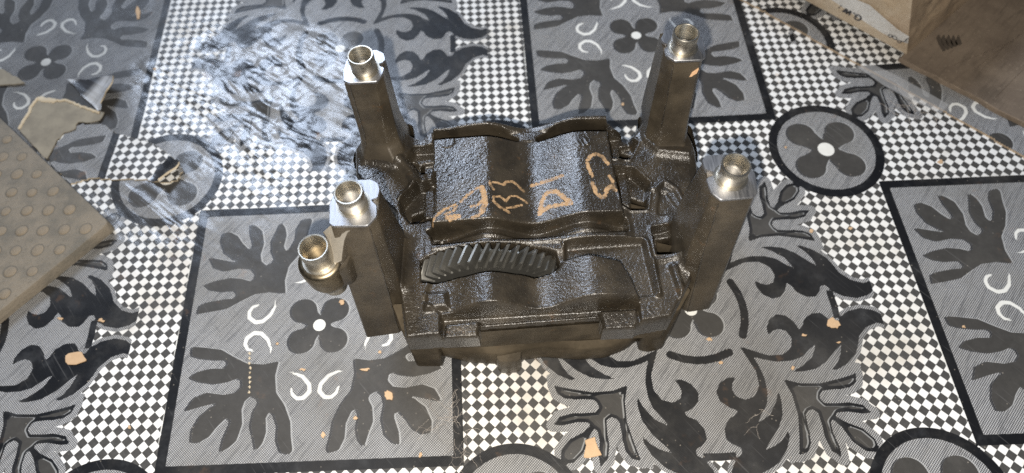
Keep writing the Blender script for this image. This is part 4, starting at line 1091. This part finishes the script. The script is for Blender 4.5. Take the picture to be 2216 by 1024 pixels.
spots = [(299, 28, 12, 34, 'long pale crumb on the dark leaf at the top left'), (700, 942, 12, 14, 'tan crumb on the woven ground just above the bottom border of the square panel'),
         (910, 985, 9, 12, 'pale pointed crumb on the bottom border of the square panel'), (1716, 797, 10, 9, 'pale crumb on the scroll below the torn tan scrap'),
         (1740, 726, 14, 5, 'thin flat crumb left of the torn tan scrap'), (1815, 742, 10, 5, 'small crumb just under the torn tan scrap, right of the part'),
         (1535, 735, 16, 8, 'tan crumb beside the right front post foot'), (1700, 320, 6, 5, 'speck of grit inside the round medallion at right'),
         (220, 694, 14, 10, 'tan crumb on the black scroll tip under the studded mat'), (130, 690, 14, 8, 'tan crumb between the studded mat and the black scroll'),
         (1348, 226, 8, 8, 'pale crumb on the leaf behind the housing'), (2035, 350, 14, 10, 'brown crumb on the checks under the taped seam'),
         (1560, 785, 10, 8, 'tan crumb on the woven ground below the right front post'), (2085, 708, 7, 6, 'tiny crumb on the leaf of the right square panel'),
         (1840, 495, 10, 7, 'crumb on the checks right of the leaf at right'), (1755, 500, 10, 10, 'crumb on the leaf finger beside the right checks'),
         (740, 655, 14, 12, 'tan crumb on the petal beside the left front post'), (600, 745, 6, 5, 'speck beside the pale curl under the left flower'),
         (770, 905, 12, 10, 'cream crumb on the leaf at the bottom, below the left front post'), (790, 800, 26, 8, 'long rust sliver across the pale curl below the left front post'),
         (655, 800, 14, 5, 'thin tan sliver on the woven ground between the two pale curls'), (822, 762, 8, 8, 'tan crumb at the foot of the left front post'),
         (280, 925, 8, 10, 'crumb on the checks at the lower left'), (335, 150, 8, 6, 'brown crumb on the dark border at the upper left')]
for px, py, a_, b_, lb_ in spots:
    scrap(px, py, a_, b_, lb_, 6, 'card_crumb', 'crumbs scattered on the floor', .05)
# a line of dried drips
for i in range(9):
    px, py = 541, 765 + i * 10.5
    scrap(px + random.uniform(-1, 1), py, 6, 7, ('first', 'second', 'third', 'fourth', 'fifth', 'sixth', 'seventh', 'eighth', 'ninth')[i] + ' dried cream drip from the top of the row on the lower left leaf', 6, 'dried_drip', 'row of dried drips', .04, VEDGE)
# lint and hair
LINT = N('lint'); LINT.set(col=(.50, .44, .38), rough=.9); LINT = LINT.m
def fibre(pts, r=.012):
    V = []; Fc = []
    for i, p in enumerate(pts):
        for k in range(4): V.append((p[0] + r * math.cos(k * 1.571), p[1] + r * math.sin(k * 1.571) * .7, p[2] + r * math.sin(k * 1.571)))
    for i in range(len(pts) - 1):
        for k in range(4): Fc.append((i * 4 + k, i * 4 + (k + 1) % 4, (i + 1) * 4 + (k + 1) % 4, (i + 1) * 4 + k))
    return V, Fc
def lint(px, py, spread, n, label):
    parts_ = []
    for _ in range(n):
        a = np.array([px, py]) + np.random.RandomState(random.randint(0, 99999)).normal(0, spread * .35, 2); h = random.random() * 6.28; pts = []
        for k in range(9):
            g = at(a[0], a[1], 0); pts.append((g[0], g[1], .06 + .14 * random.random())); h += random.uniform(-.5, .5)
            a = a + np.array([math.cos(h), math.sin(h)]) * spread * .11
        parts_.append(fibre(pts, random.choice((.004, .006, .008))))
    v, f = join(*parts_); c = np.mean(v, 0)
    return tag(build('lint_tuft', v, f, LINT, None, origin=(c[0], c[1], 0)), label, 'lint')
lint(965, 900, 52, 26, 'tuft of pale lint at the lower right corner of the square panel')
lint(1003, 985, 44, 18, 'tuft of grey lint by the checks at the bottom of the picture')
lint(1975, 215, 60, 40, 'fluffy lint caught along the taped seam')
lint(1640, 905, 40, 5, 'thin strands of lint on the motif at the bottom right of the part')
